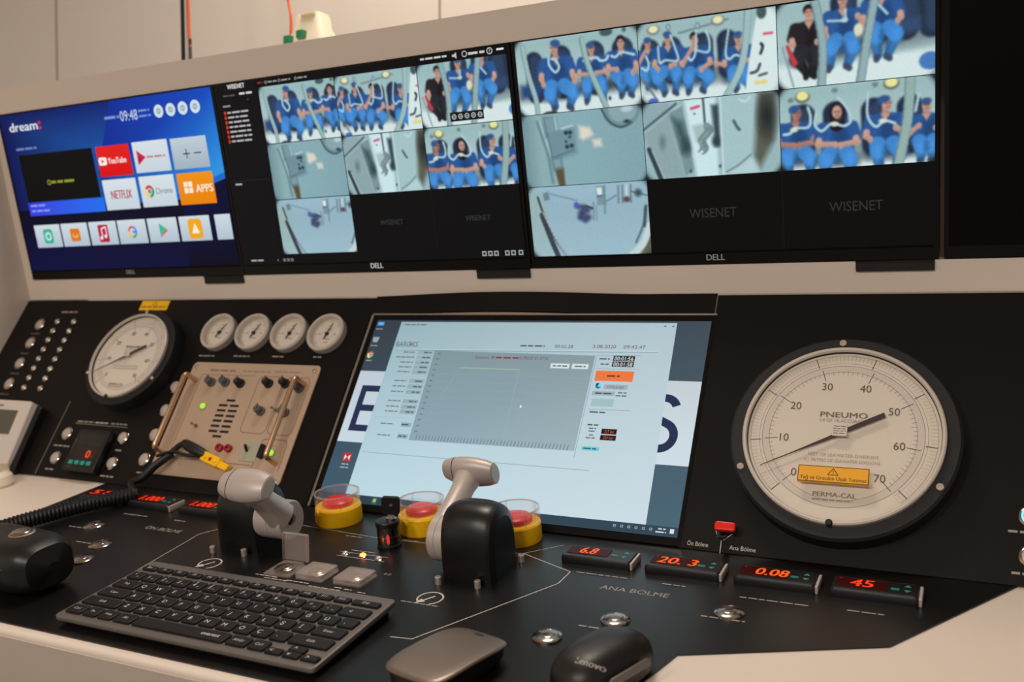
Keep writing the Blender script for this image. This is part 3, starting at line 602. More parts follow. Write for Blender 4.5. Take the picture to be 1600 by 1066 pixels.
for x in (109, 136, 168): P.ring(x, -7, 1.6, 2.4, (170, 170, 170), 8); P.greek(x+4, -7, 18, 3.6, (150, 150, 150))
P.greek(395, -5.5, 44, 4, (200, 200, 200)); P.poly([(448, -8), (451, -8), (455, -11), (455, -2), (451, -5), (448, -5)], (190, 190, 190)); P.ring(468, -6, 3.2, 4.2, (210, 210, 210), 12); P.greek(474, -6.5, 26, 5, (200, 200, 200)); P.ring(508, -6.5, 3.6, 4.6, (214, 214, 214), 14); P.text('?', 508, -6.5, 5, (214, 214, 214)); P.line([(519, -6), (530, -6)], 2.6, (230, 230, 230))
P.greek(76, -290.5, 2, 5, (120, 120, 120))
for x in (88, 96, 104): P.rect(x, -293, x+5.5, -288, (110, 112, 114))
for x in (462, 472, 482, 500, 510, 522):
    P.rect(x, -294, x+7, -287, (176, 180, 182)); P.rect(x+1.4, -292.6, x+5.6, -288.4, (34, 36, 38))
P.text('WISENET', 310, -237, 8, (48, 48, 50), 'c', True, width=42); P.text('WISENET', 461, -237, 8, (48, 48, 50), 'c', True, width=42)
P.rect(386.2, -281, 387, -192, (28, 28, 30)); P.text('DELL', 272, -304, 8, (190, 186, 182), 'c', True, width=24)
o = P.build('screen_picture', sc, M_SCREEN); o['label'] = 'dark menu column and toolbar lettering'
P = Print(0.4); P.rect(434, -97, 489, -84, (22, 24, 24))
for k in range(5):
    x = 440.5+10.6*k; P.ring(x, -90.5, 2.6, 3.8, (190, 200, 200), 10); P.line([(x-2, -90.5), (x+2, -90.5)], 0.9, (190, 200, 200))
o = P.build('screen_picture', sc, M_SCREEN); o['label'] = 'small strip of camera tool icons'
t, sc = mosaic(288.5, cells(7, 0.8, 175.2, 98.2, 0.9), 'monitor filled edge to edge with nine camera picture cells', 190, 107)
P = Print(0.1); P.rect(6.5, -297, 536, -1, (9, 9, 9))
P.text('WISENET', 269, -246, 12, (48, 48, 48), 'c', False, width=62); P.text('WISENET', 446, -246, 12, (48, 48, 48), 'c', False, width=62)
P.rect(358.4, -297, 359, -199, (26, 26, 26)); P.text('DELL', 269.5, -305, 8, (116, 112, 108), 'c', True, width=25)
o = P.build('screen_picture', sc, M_SCREEN); o['label'] = 'black empty cells with grey lettering'
t, sc = monitor(832, 'switched off black monitor, at the right end of the overhead row')

for k, (x0, x1, lab) in enumerate(((-345, -257, 'black metal tab under the blue home screen monitor'), (197, 285, 'black metal tab under the monitor with the dark menu column'), (733, 823, 'black metal tab under the monitor of nine camera cells'))):
    t = thing('mounting_tab', lab, 'bracket', frame('F', (x0+x1)/2, 33, -3), 'black tabs under the monitors')
    MB().rr(x1-x0, 12, 0, 3.4, 1, 0.5).build('plate', M_MATTE, t)
    MB().box(-(x1-x0)/2, (x1-x0)/2, 5.6, 6.8, 0, 5).build('lip', M_BLACK, t)

# ---------------------------------------------------------------- touch screen in the middle of the panel
t = thing('touch_screen', 'large lit control screen set into the sloping panel between instruments', 'screen', frame('P', 29.2, 308.8, 0))
TW, TH = 527.0, 296.4
mb = MB(); mb.box(-11.6, -9.6, -TH-11, 11.5, -4, 1.2); mb.box(-11.6, TW+6, 9.2, 11.8, -4, 0.8)
mb.build('frame', M_BRUSH, t)
MB().box(-9.6, TW+5.5, -TH-10, 9.2, -3.9, 0.4).build('bezel', M_GLOSS, t)
P = Print(0.5, 0.003)
WALLP = (62, 78, 90); WB = (206, 216, 224)
P.poly([(0, -TH), (TW, -TH), (TW, 0), (0, 0)], None, [(64, 92, 110), (74, 102, 118), (64, 76, 86), (54, 62, 70)])
P.poly([(0, -206), (TW, -206), (TW, -89.5), (0, -89.5)], None, [(200, 216, 226), (206, 222, 230), (196, 206, 212), (190, 202, 212)])
NV = (38, 48, 80)
for x0, y0, x1, y1 in ((12.5, 113.6, 22.8, 188.3), (12.5, 113.6, 50, 123.8), (12.5, 145.5, 50, 155.8), (12.5, 178, 52, 188.3)): P.rect(x0, -y1, x1, -y0, NV)
P.ring(484, -131, 11, 22, NV, 16, math.radians(20), math.radians(130)); P.ring(484, -167, 12.5, 23.5, NV, 24, math.radians(-120), math.radians(60))
P.poly([(495.8, -146.6), (472, -135.5), (472, -147.5), (490.3, -156.2)], NV)
P.poly([(45, -285), (486.5, -285), (481, -3), (45, -3)], None, [(188, 216, 226), (204, 220, 228), (176, 196, 204), (150, 178, 186)])
P.greek(52, -8, 40, 3, (100, 116, 124)); P.greek(464, -8, 3, 3, (90, 100, 106)); P.greek(475, -8, 3, 3, (90, 100, 106))
P.text('BAROKS', 68, -42, 8.5, (70, 88, 102), 'c', False, width=39); P.disc(74, -42, 2, (150, 60, 80), 10)
P.line([(50, -52.6), (462, -48.5)], 0.7, (110, 130, 138)); P.line([(50, -51), (462, -46.6)], 0.5, (210, 224, 228))
P.greek(258, -41.5, 38, 3.4, (70, 84, 90)); P.text('00:02:28', 325, -41.5, 5, (70, 84, 92), 'c', False, width=28); P.text('3.08.2020', 385, -40.6, 5.2, (110, 50, 66), 'c', False, width=34); P.text('09:42:47', 428, -40.6, 5.2, (110, 50, 66), 'c', False, width=31)
P.poly([(121, -197), (374, -196), (374.5, -55), (119.5, -52)], None, [(140, 166, 178), (158, 178, 186), (136, 154, 160), (126, 150, 156)])
P.text('Seans 8', 206, -61.5, 4.6, (128, 62, 84), 'c', False, width=32); P.greek(224, -61.5, 36, 4.4, (128, 62, 84)); P.text('SÜRESİ 01:57:01', 284, -61, 4.6, (110, 72, 100), 'c', False, width=46)
P.rect(312, -76, 340, -68.5, (214, 226, 230)); P.rect(344, -76, 368, -68.5, (214, 226, 230)); P.greek(315, -72.3, 22, 3, (80, 92, 98)); P.greek(348, -72.3, 16, 3, (80, 92, 98))
P.line([(171, -79.5), (266, -80)], 0.9, (170, 200, 170)); P.line([(171, -79.5), (128, -190)], 0.4, (150, 178, 180)); P.line([(266, -80), (268, -190)], 0.4, (150, 180, 196))
for k in range(9): P.line([(128, -90-12.5*k), (372, -90-12.5*k)], 0.25, (150, 174, 182))
P.poly([(281, -134), (281, -139), (284.6, -137)], (230, 240, 244))
for k in range(15): P.greek(126.5, -57-9*k, 4.5, 2.4, (92, 114, 122))
for k in range(46): P.line([(133+5.15*k, -189), (132+5.15*k, -195.5)], 1.3, (108, 132, 142)); P.rect(132+5.15*k, -188.4, 133.2+5.15*k, -187.4, (110, 134, 142))
for k, y in enumerate((56, 64.5, 73, 81, 89, 104, 113, 122, 137, 146, 154, 174, 192)):
    P.rect(92 if k < 11 else 101, -y-3.4, 118, -y+3.4, (150, 172, 180)); P.greek(102, -y, 13, 3.2, (72, 86, 94)); P.greek(66 if k != 1 else 56, -y, 22 if k != 1 else 32, 2.6, (92, 108, 116))
for y in (97, 129.5, 164): P.line([(50, -y), (119, -y)], 0.4, (150, 176, 182))
P.line([(50, -220), (400, -221.5)], 0.7, (130, 154, 164)); P.line([(377, -56), (376, -206)], 0.6, (120, 142, 150)); P.line([(378.5, -55), (440, -53.5)], 0.5, (130, 150, 158))
P.greek(382, -60, 15, 3, (80, 90, 96)); P.rect(401.5, -62.8, 432, -55, (20, 24, 26)); P.text('00:01:56', 416.8, -59, 5.6, (230, 234, 230), 'c', False, width=27)
P.greek(385, -68, 12, 3, (80, 90, 96)); P.rect(401.5, -71.5, 432, -63.8, (20, 24, 26)); P.text('00:01:58', 416.8, -67.7, 5.6, (230, 234, 230), 'c', False, width=27)
P.line([(381, -75), (440, -74.5)], 0.5, (130, 150, 158)); P.rect(381, -93.5, 434.8, -78, (236, 120, 64)); P.greek(398, -85.7, 18, 3.6, (110, 50, 40))

P.disc(388.5, -101, 4.2, (30, 120, 160), 14); P.disc(390.5, -100, 2.6, (120, 220, 240), 12); P.disc(386.5, -98.5, 1.8, (20, 40, 90), 10)
P.rect(396.5, -105.5, 430, -98.5, (160, 178, 184)); P.text('UYGULADI', 413, -102, 3.8, (96, 60, 66), 'c', False, width=23)
P.rect(382, -115, 414, -108.5, (156, 176, 182)); P.greek(386, -111.8, 24, 3.2, (64, 76, 82)); P.greek(418, -110, 12, 2.6, (80, 92, 98)); P.greek(415.5, -114.5, 15, 2.6, (80, 92, 98))
P.rect(383.5, -131, 414.5, -120, (160, 188, 196)); P.line([(382, -136), (440, -135)], 0.5, (110, 130, 138)); P.greek(384, -139.6, 22, 3.2, (70, 84, 90))
P.greek(385, -158, 16, 3, (70, 84, 90)); P.greek(388, -163, 10, 2.6, (90, 104, 110)); P.greek(388, -167, 9, 2.6, (90, 104, 110)); P.greek(390, -172.5, 6, 2.6, (90, 104, 110)); P.greek(386, -176.5, 13, 2.6, (90, 104, 110))
P.rect(406, -170, 427, -162.5, (34, 24, 24)); P.text('217 bar', 417, -166.3, 4.2, (206, 90, 60), 'c', False, width=14); P.rect(406, -178.6, 427.5, -171.4, (34, 24, 24)); P.text('203 bar', 417, -175, 4.2, (206, 90, 60), 'c', False, width=14)
P.rect(383.5, -194.4, 408, -188.6, (120, 200, 208)); P.greek(386, -191.5, 18, 3, (40, 100, 120))
# desktop icons and task bar
P.rect(3, -10.5, 15, -3.5, (66, 140, 214)); P.rect(5, -9, 13, -5, (110, 180, 236)); P.greek(3, -16.5, 12, 2.6, (150, 160, 170))
P.poly([(5, -40), (13, -40), (15, -31), (3, -31)], (150, 164, 172)); P.greek(3, -46, 12, 2.6, (150, 160, 170)); chrome(8.5, -62, 6); P.greek(4, -72, 11, 2.6, (150, 160, 170))
P.rect(21, -236.5, 34.5, -223.5, (200, 40, 52)); P.poly([(23, -235), (27, -230), (23, -226)], (240, 226, 228)); P.poly([(32.5, -235), (28.5, -230), (32.5, -226)], (240, 226, 228)); P.greek(22, -241, 12, 2.6, (170, 180, 190)); P.greek(21, -246, 14, 2.6, (170, 180, 190))
P.poly([(0, -TH), (TW, -TH), (TW, -284.6), (0, -284.6)], None, [(44, 64, 78), (50, 70, 84), (50, 70, 84), (44, 64, 78)])
P.rect(92, -295, 100, -286, (80, 96, 104)); P.rect(94, -292.5, 98.5, -288, (150, 206, 90))
for k in range(6): P.rect(446+9.2*k, -291.2, 449.6+9.2*k, -288, (150, 166, 176)); P.rect(446.8+9.2*k, -290.4, 448.8+9.2*k, -288.8, (60, 80, 94))
P.greek(503, -288, 9, 2.6, (206, 216, 220)); P.greek(500, -292, 13, 2.6, (206, 216, 220)); P.rect(517.5, -292.5, 522.5, -287, (214, 224, 228))
o = P.build('screen_picture', t, M_SCREEN); o['label'] = 'lit pale blue program window with a grey graph'

# ---------------------------------------------------------------- big gauges
def gauge(cx, cu, k, h, label, texts):
    t = thing('pressure_gauge', label, 'gauge', frame('P', cx, cu, 0))
    MB().lathe([(108*k, 0), (130*k, 0), (130*k, h-8*k), (127*k, h-5*k), (112*k, h-5*k), (112*k, h-2), (108*k, h-2), (108*k, 0)], 96, caps=False).build('flange', M_MATTE, t)
    MB().lathe([(113.5*k, h-6*k), (113.5*k, h+1), (111.8*k, h+2.2), (109.6*k, h+2.2), (108.6*k, h+0.6), (108.6*k, h-5.2)], 96, caps=False).build('rim', M_RIM, t)
    d = MB().lathe([(109*k, h-8), (109*k, h-5.2)], 96).build('dial', M_DIAL, t)
    P = Print(h-5.1, 0.003); G = (92, 82, 76); L = (150, 140, 130); ang = lambda v: math.radians(226-3.93*v)
    P.ring(0, 0, 83*k, 90*k, (204, 193, 180), 96); P.ring(0, 0, 90.4*k, 91.2*k, L, 96); P.ring(0, 0, 82.2*k, 82.8*k, L, 96)
    P.ring(0, 0, 94*k, 94.5*k, L, 96, ang(70), ang(0)); P.ring(0, 0, 104.4*k, 105*k, L, 96, ang(70), ang(0))
    for v in range(0, 71):
        a = ang(v); c, s = math.cos(a), math.sin(a); big = v % 10 == 0; mid = v % 5 == 0
        r0 = (73 if big else 76.5 if mid else 78.5)*k; r1 = (88 if big else 84)*k
        P.line([(c*r0, s*r0), (c*r1, s*r1)], (0.9 if big else 0.55)*k, G if big else L)
    for m in range(0, 215, 2):
        a = ang(m/3.05); c, s = math.cos(a), math.sin(a); big = m % 30 == 0
        P.line([(c*(92 if big else 97)*k, s*(92 if big else 97)*k), (c*105*k, s*105*k)], (1.0 if big else 0.4)*k, G if big else (176, 166, 154))
    for v in range(0, 71, 10):
        a = ang(v); q = (71 if v == 0 else 69 if v == 70 else 65)*k; P.text(str(v), math.cos(a)*q, math.sin(a)*q, 9.5*k, G, 'c', width=(13 if v else 6.5)*k)
    P.text('PNEUMO', 1*k, 25*k, 6.8*k, (110, 98, 90), 'c', True, width=54*k); P.text('1/4 OF 1% ACCURACY', 1*k, 17.5*k, 4*k, L, 'c', width=54*k)
    P.text('FEET OF SEAWATER DIVISIONS', 4*k, -27*k, 4*k, (166, 152, 138), 'c', width=78*k); P.text('0.1 METERS OF SEAWATER DIVISIONS', 3*k, -34*k, 4*k, (166, 152, 138), 'c', width=84*k)
    P.text('PERMA-CAL', -2*k, -76*k, 5.6*k, (130, 118, 108), 'c', True, width=48*k); P.greek(-26*k, -82.5*k, 44*k, 3*k, L)
    P.build('scale', d)['kind'] = 'stuff'
    # needle
    a = math.radians(28.4); c, s = math.cos(a), math.sin(a); R = lambda x, y: (x*c-y*s, x*s+y*c)
    nz = h-1.0
    n = MB(); n.poly([R(6*k, -2.6*k), R(53*k, -3.1*k), R(54*k, 2.9*k), R(6*k, 2.6*k)], nz, nz+1.4); n.poly([R(-100*k, -0.25*k), R(-60*k, -0.7*k), R(-14*k, -2.7*k), R(6*k, -3.2*k), R(6*k, 3.0*k), R(-14*k, 1.3*k), R(-60*k, 0.3*k), R(-100*k, 0.25*k)], nz, nz+1.2)
    n.build('needle', mat('dark brown needle', (58, 42, 40), 0.5), t)
    MB().rr(17*k, 15*k, nz+1.4, nz+4, 1.2, 0.6, -1*k, 2*k).build('hub_cap', M_DIAL, t)
    P = Print(nz+4.1)
    for j in range(4): P.greek(-8*k, (6.5-3*j)*k, 14*k, 1.8*k, (120, 108, 100))
    P.build('hub_print', t)
    for a in (93, 204, 332):
        x, y = 122*k*math.cos(math.radians(a)), 122*k*math.sin(math.radians(a))
        sc = MB().lathe([(4.2*k, h-5*k), (4.2*k, h-2.6*k), (3.4*k, h-2*k), (2.0*k, h-2*k), (1.8*k, h-3.4*k)], 16, x, y).build('screw', M_SCREW, t)
    MB().lathe([(4*k, h), (4*k, h+4), (2.6*k, h+5)], 14, -4*k, -112*k).build('stop_knob', M_MATTE, t)
    return t
g = gauge(733.5, 144.5, 0.965, 33, 'big round white dial gauge in black ring with a yellow warning strip', None)
P = Print(39.2); P.rect(-41, -63.5, 34, -44.5, (96, 66, 16)); P.rect(-40, -62.5, 33, -45.5, (236, 168, 14))
P.line([(-9, -54.5), (2, -54.5), (-3.5, -46.8), (-9, -54.5)], 0.9, (60, 44, 16)); P.text('!', -3.5, -51.4, 4.2, (60, 44, 16), 'c', True); P.text('Yağ ve Gresden Uzak Tutunuz', -3.5, -58.6, 4.4, (84, 56, 12), 'c', True, width=70)
w = MB().box(-41, 34, -63.5, -44.5, 35.2, 39).build('warning_strip', M_YEL, g); w['label'] = 'yellow warning strip'; P.build('warning_print', w)
gauge(-436, 219.5, 0.715, 32, 'smaller round white dial gauge in thick black ring, below the yellow tape', None)

for k, x in enumerate((-281, -206, -131, -56)):
    t = thing('dial_gauge', 'small round grey rimmed dial gauge, %s of four counted from the big round gauge' % ORD[k], 'gauge', frame('P', x, 281, 0), 'row of four small gauges')
    MB().lathe([(34, 0), (34, 10), (32.5, 12), (29, 12), (27.2, 9), (27.2, 3)], 48, caps=False).build('rim', M_RIM, t)
    d = MB().lathe([(27.4, 0), (27.4, 3)], 48).build('dial', M_DIAL, t)
    P = Print(3.1); G = (110, 98, 90)
    for j in range(31):
        a = math.radians(225-9*j); c, s = math.cos(a), math.sin(a); P.line([(c*(20 if j % 5 == 0 else 22.4), s*(20 if j % 5 == 0 else 22.4)), (c*25, s*25)], .8 if j % 5 == 0 else .45, G)
        if j % 10 == 5: P.greek(c*15-2.5, s*15, 5, 3, (150, 138, 128))
    P.ring(0, 0, 25, 25.6, (150, 138, 128), 40); P.greek(-7, -9, 14, 2.4, (150, 120, 110)); P.greek(-6, 9, 12, 2.4, (160, 148, 138)); P.ring(0, 0, 10, 10.3, (180, 168, 156), 30)
    if k == 3: P.rect(-3, -16, 6, -13.4, (206, 160, 70))
    P.build('scale', d)['kind'] = 'stuff'
    a = math.radians((62, 66, 68, 74)[k]); c, s = math.cos(a), math.sin(a); R = lambda x, y: (x*c-y*s, x*s+y*c)
    MB().poly([R(-9, -1), R(20, -.4), R(20, .4), R(-9, 1)], 5, 5.7).lathe([(3.2, 4), (3.2, 6.4), (2.4, 7)], 16).build('needle', mat('black needle', (40, 34, 34), .5), t)
    P = None

# ---------------------------------------------------------------- panel buttons and lamps
def push(x, u_, rad, label, group, pl='P', lit=None, name='push_button'):
    t = thing(name, label, 'button', frame(pl, x, u_, 0), group)
    MB().lathe([(rad, 0), (rad, 1.6), (rad*.94, 2.4), (rad*.76, 3.2), (rad*.74, 2.4)], 32, caps=False).build('collar', M_STEEL, t)
    if lit: MB().lathe([(rad*.74, 1.5), (rad*.74, 3.0), (rad*.60, 3.4)], 28, caps=False).build('lit_ring', lit, t)
    MB().lathe([(rad*.73 if not lit else rad*.6, 1.2), (rad*.73 if not lit else rad*.6, 3.0), (rad*.55, 3.6)], 28).dome(rad*.55, 3.6, 1.2, 24).build('cap', M_SILVER if pl == 'P' else M_STEEL, t)
    return t
for k, q in enumerate((296, 255.5, 211.5, 168)):
    push(-745.5, q, 12.5, 'large round steel button, %s from the top of the column by the side cheek' % ORD[k], 'column of large steel buttons')
for j, x in enumerate((-699.5, -655)):
    for k in range(8):
        t = thing('indicator_lamp', 'small chrome lamp, %s from top of the column %s' % (ORD[k], ('next to the large steel buttons', 'nearer the big round gauge')[j]), 'indicator lamp', frame('P', x, 302.3-20.06*k, 0), 'two columns of small lamps')
        MB().lathe([(6.2, 0), (6.2, 1.6), (5.2, 2.6), (4.4, 2.8)], 20, caps=False).build('collar', M_STEEL, t); MB().dome(4.4, 1.5, 4.2, 16).build('lens', M_WLED, t)
for x, q, l in ((-533, 80, 'round steel button at upper left of the square temperature controller'), (-533.5, 35, 'round steel button at lower left of the square temperature controller'), (-398, 80.5, 'round steel button at upper right of the square temperature controller'), (-398, 35, 'round steel button at lower right of the square temperature controller')):
    push(x, q, 12, l, 'buttons around the temperature controller')
for k, q in enumerate((178, 135, 91, 47)):
    push(-331, q, 12, 'round steel button, %s from top beside the beige intercom handle' % ORD[k], 'column of buttons beside the intercom')
push(923, 75, 12, 'round button glowing blue at the picture edge beyond the big gauge', 'buttons past the big gauge', lit=M_BLUE)
push(923, 32, 12, 'round unlit steel button below the glowing blue one', 'buttons past the big gauge')
for x, v, l in ((-243, -149, 'steel dome button behind the black hand microphone, farthest from the viewer'), (-171, -200, 'steel dome button right of the hand microphone, between two others'), (-153, -244, 'steel dome button half hidden behind the end of the hand microphone'), (500, -244, 'steel dome button on the desk between the two mice'), (551, -191, 'steel dome button just behind the black rounded mouse'), (653.5, -142, 'lone steel dome button in front of the row of red displays')):
    push(x, v, 15, l, 'dome buttons on the desk', 'D')

# yellow tape above the left gauge
t = thing('warning_tape', 'short yellow warning tape at top edge of the panel above the left gauge', 'label', frame('P', -466, 337.5, 0))
MB().rr(68, 20, 0, 0.8, 1, 0.2).build('tape', M_YEL, t)
P = Print(0.9); P.greek(-30, -3, 58, 4, (110, 78, 10)); P.line([(-6, 1.5), (6, 1.5), (0, 8), (-6, 1.5)], .9, (90, 60, 10)); P.build('tape_print', t)

# square temperature controller
t = thing('temperature_controller', 'square black temperature controller with orange digit and four teal keys', 'controller', frame('P', -452, 48.5, 0))
MB().rr(74, 74, 0, 15, 4, 2).build('case', M_BLACK, t)
P = Print(15.1); P.rect(-30, 8, 30, 30, (26, 24, 24)); P.rect(-22, -18, 28, 6, (30, 14, 12)); P.greek(-34, 16, 3, 4, (90, 96, 60)); P.greek(-30, -31, 14, 3, (70, 66, 62)); P.line([(-33, 20), (-33, -4)], 1.2, (60, 74, 50)); P.build('face_print', t)
P = Print(15.25); P.text('0', 9, -7, 13, (236, 84, 34), 'c', True, width=10); P.greek(17, -11, 5, 3, (130, 40, 30)); P.build('digit', t, attr_mat('lit segments', 1.1))
M_SEG = MATS['lit segments']
for j in range(4): MB().rr(10, 7, 14.8, 16, 1.5, .5, -22+14*j, -23).build('key', M_TEAL, t)

# ---------------------------------------------------------------- desk phone at the left
t = thing('wall_phone', 'pale intercom telephone with grey display at the left picture edge', 'telephone', frame('P', -717, 64, 0))
mb = MB()
def wedge(mb, x0, x1, y0, y1, z0, za, zb, rad=6):
    w, d = x1-x0, y1-y0; P0 = rrect(w, d, rad, 4); cx, cy = (x0+x1)/2, (y0+y1)/2
    zt = lambda y: za+(zb-za)*(y+d/2)/d
    R = [[(cx+x, cy+y, z0) for x, y in P0], [(cx+x, cy+y, zt(y)-2) for x, y in P0], [(cx+x*.985, cy+y*.985, zt(y)) for x, y in P0]]
    return mb.loft(R)
wedge(mb, -92, 112, -66, 57, 0, 12, 18).build('base', M_BLACK, t)
wedge(MB(), -96, 101, -61, 59, 13.5, 21, 31).build('face', mat('pale grey plastic', (206, 196, 186), .5), t)
sl = math.atan2(10, 120)
def tilt(o): o.matrix_basis = Matrix.Translation((0, 0, .0263)) @ Matrix.Rotation(sl, 4, 'X'); return o
o = MB().box(-60, 75, -4, 40, 0, 1.0).build('display', M_LCD, t); tilt(o)
P = Print(.4); P.greek(20, 48, 16, 5, (120, 112, 104)); tilt(P.build('face_print', t))
for j in range(3):
    for i in range(6): o = MB().rr(13, 7, -.6, 1.2, 2, .5, -70+25*i, -16-14*j).build('key', M_IVORY, t); tilt(o)
t = thing('telephone_handset', 'pale handset resting on the white worktop at the left picture edge', 'handset', frame('D', -664, -54, -1.6))
mb = MB(); pts = [(-90+18*i, 0, 20+9*math.sin(PI*i/10)) for i in range(11)]
mb.tube(pts, 12, 14, radf=lambda i: 10+9*abs(i-5)/5); mb.build('grip', M_IVORY, t)
MB().lathe([(21, 0), (24, 5), (22, 18), (14, 24)], 24, 84, 0).build('earpiece', M_IVORY, t); MB().lathe([(21, 0), (24, 5), (22, 18), (14, 24)], 24, -84, 0).build('mouthpiece', M_IVORY, t)

# ---------------------------------------------------------------- intercom rack
t = thing('intercom_unit', 'beige intercom rack panel with two rod handles, knobs and slotted speaker grille', 'intercom', frame('P', -177, 124, 0))
mb = MB(); mb.rr(264, 201, 0, 3, 8, .6); mb.build('face_plate', M_BEIGE, t)
MB().rr(262, 20, 3, 3.6, 4, .2, 0, -88).build('lower_strip', M_BEIGE, t)
P = Print(3.15); BR = (128, 98, 80)
P.greek(-90, 86, 54, 5, (130, 112, 96)); P.greek(-20, 86, 58, 3.6, (150, 126, 106)); P.greek(45, 87, 52, 3.6, (150, 126, 106))
def box_line(x0, y0, x1, y1):
    q = [( (x0+x1)/2+a, (y0+y1)/2+b) for a, b in rrect(x1-x0, y1-y0, 9, 4)]; P.line(q+[q[0]], 1.1, BR)
P.line([(-104, 78), (-104, -70)], 1.2, BR); P.line([(-104, 78), (10, 78)], .8, BR); box_line(20, -20, 70, 78); box_line(74, -20, 121, 78); box_line(70, -92, 121, -28); P.line([(-104, -72), (66, -72)], 1, BR)
P.greek(-92, -86, 34, 4, (150, 90, 66)); P.greek(-50, -86, 36, 4, (140, 116, 98)); P.greek(84, -38, 16, 2.4, (160, 140, 120)); P.build('panel_print', t)
for x in (-112, 113):
    mb = MB()
    pts = [(x, 66, 3), (x, 66, 24)]+[(x, 66-6+6*math.cos(q), 24+6*math.sin(q)) for q in [PI/2*i/4 for i in range(1, 5)]]+[(x, -60, 30)]+[(x, -60-6*math.sin(q), 24+6*math.cos(q)) for q in [PI/2*i/4 for i in range(1, 5)]]+[(x, -66, 3)]
    mb.tube(pts, 4.2, 12); h = mb.build('handle', M_BRASS, t)
    h['label'] = 'satin metal rod handle'
def knob(x, y, kind):
    k = MB().lathe([(8, 3), (8, 6), (6.6, 7), (6.4, 15), (5.6, 16.4)], 20, x, y); k.build('knob', M_MATTE if kind else mat('grey knob', (88, 84, 84), .5), t)

for x, y, kd in ((-76, 63, 0), (-46, 64, 0), (-14, 63, 1), (43, 65, 1), (76, 66, 1), (106, 59, 0), (48, 17, 0), (95, 17, 0)): 
    knob(x, y, kd)
for c in [c for c in t.children if c.name.startswith('knob')]:
    bb = [Vector(b) for b in c.bound_box]; cx = sum(b.x for b in bb)/8*1000; cy = sum(b.y for b in bb)/8*1000
    MB().box(cx-1, cx+1, cy-1, cy+7.5, 16.4, 18).build('pointer', M_GREY, c)
for x, y in ((-73, 20), (98, -50)):
    MB().lathe([(6, 3), (6, 4.4), (4.6, 5)], 18, x, y).build('led_collar', M_BEIGE, t); MB().dome(4.6, 4.5, 4, 16, x, y).build('green_led', M_GLED, t)
for x, y in ((-71, -15), (76, 20)): MB().lathe([(3.6, 3), (3.6, 5.5), (1.6, 6), (1.5, 13), (2.4, 15), (1.2, 16.5)], 12, x, y).build('toggle_switch', M_STEEL, t)
for j in range(6):
    for i in (0, 1): MB().box(-32+23*i-10, -32+23*i+8, 24-9*j-2, 24-9*j+2, 2.2, 3.25).build('speaker_slot', M_RUBBER, t)
for y in (33, -29.5): MB().box(-30, -12, y-2, y+2, 2.2, 3.25).build('speaker_slot', M_RUBBER, t)
for x in (-4, 14): MB().lathe([(6.4, 3), (6.4, 9), (4.4, 10), (2, 10), (2, 7)], 18, x, -49).build('red_jack', M_DRED, t)
k = MB().rr(32, 34, 3, 4, 2, .3, 56, -49).build('toggle_plate', mat('pale green plate', (168, 166, 142), .5), t)
MB().tube([(50, -50, 4), (52, -44, 14)], 2.4, 10).build('switch_lever', M_BLACK, t); MB().rr(8, 22, 4, 12, 2, 1, 82, -50).build('switch_guard', M_BLACK, t)
for x, y in ((-122, 91), (122, 91), (-124, -93), (124, -93)): MB().lathe([(3.4, 3), (3.4, 4.6), (2.6, 5)], 12, x, y).build('screw', M_BRUSH, t)
t2 = thing('yellow_plug', 'yellow plug with thin black lead in front of the red intercom jacks', 'plug', frame('P', -181, 52, 4))
mb = MB(); mb.rr(40, 16, 0, 13, 4, 2); o = mb.build('body', M_YEL, t2); o.matrix_basis = Matrix.Rotation(math.radians(-15), 4, 'Z')
mb = MB(); mb.rr(24, 11, 2, 11, 3, 1.5, 28, -1); o = mb.build('nose', M_YEL, t2); o.matrix_basis = Matrix.Rotation(math.radians(-15), 4, 'Z')
for x in (-10, 2, 12): o = MB().lathe([(3, 12), (3, 14), (2, 14.5)], 12, x, 0).build('terminal', M_DRED if x == 2 else M_YEL, t2); o.matrix_basis = Matrix.Rotation(math.radians(-15), 4, 'Z')
t3 = thing('cable_connector', 'black connector plugged into the intercom above the yellow plug', 'connector', frame('P', -226, 68, 4))
mb = MB(); mb.tube([(-22, 8, 8), (-10, 3, 12), (8, -3, 12), (26, -9, 8), (34, -12, 4)], 8, 14, radf=lambda i: (6, 8.5, 9, 8, 6)[i]); mb.build('shell', M_RUBBER, t3)
MB().tube([(-22, 8, 8), (-32, 2, 8), (-40, -10, 9)], 4.6, 10).build('boot', M_RUBBER, t3)

# ---------------------------------------------------------------- hand microphone, coiled cord and cables
def smooth(P, n=10):
    P = [Vector(p) for p in P]; Q = [P[0]*2-P[1]]+P+[P[-1]*2-P[-2]]; out = []
    for i in range(1, len(Q)-2):
        a, b, c, d = Q[i-1:i+3]
        for k in range(n):
            t_ = k/n; out.append(0.5*((2*b)+(c-a)*t_+(2*a-5*b+4*c-d)*t_*t_+(3*b-a-3*c+d)*t_**3))
    return out+[P[-1]]
def wp(pl, x, y, h): return frame(pl, x, y, h).translation*1000
t = thing('microphone_cord', 'black ribbed coiled cord running from the intercom across the desk', 'cord', Matrix())
core = smooth([wp('D', -352, -320, 13), wp('D', -345, -262, 13), wp('D', -341, -214, 13), wp('D', -326, -166, 13), wp('D', -300, -110, 13), wp('D', -268, -66, 13), wp('D', -258, -54, 14)], 40)
mb = MB(); mb.tube(core, 8.6, 14)
mb.build('sleeve', M_RUBBER, t)
hel = []; L = 0; t_prev = core[0]; ref = Vector((0, 0, 1))
acc = [0]
for a, b in zip(core, core[1:]): acc.append(acc[-1]+(b-a).length)
nt = int(acc[-1]/5.6); steps = nt*14; up = None
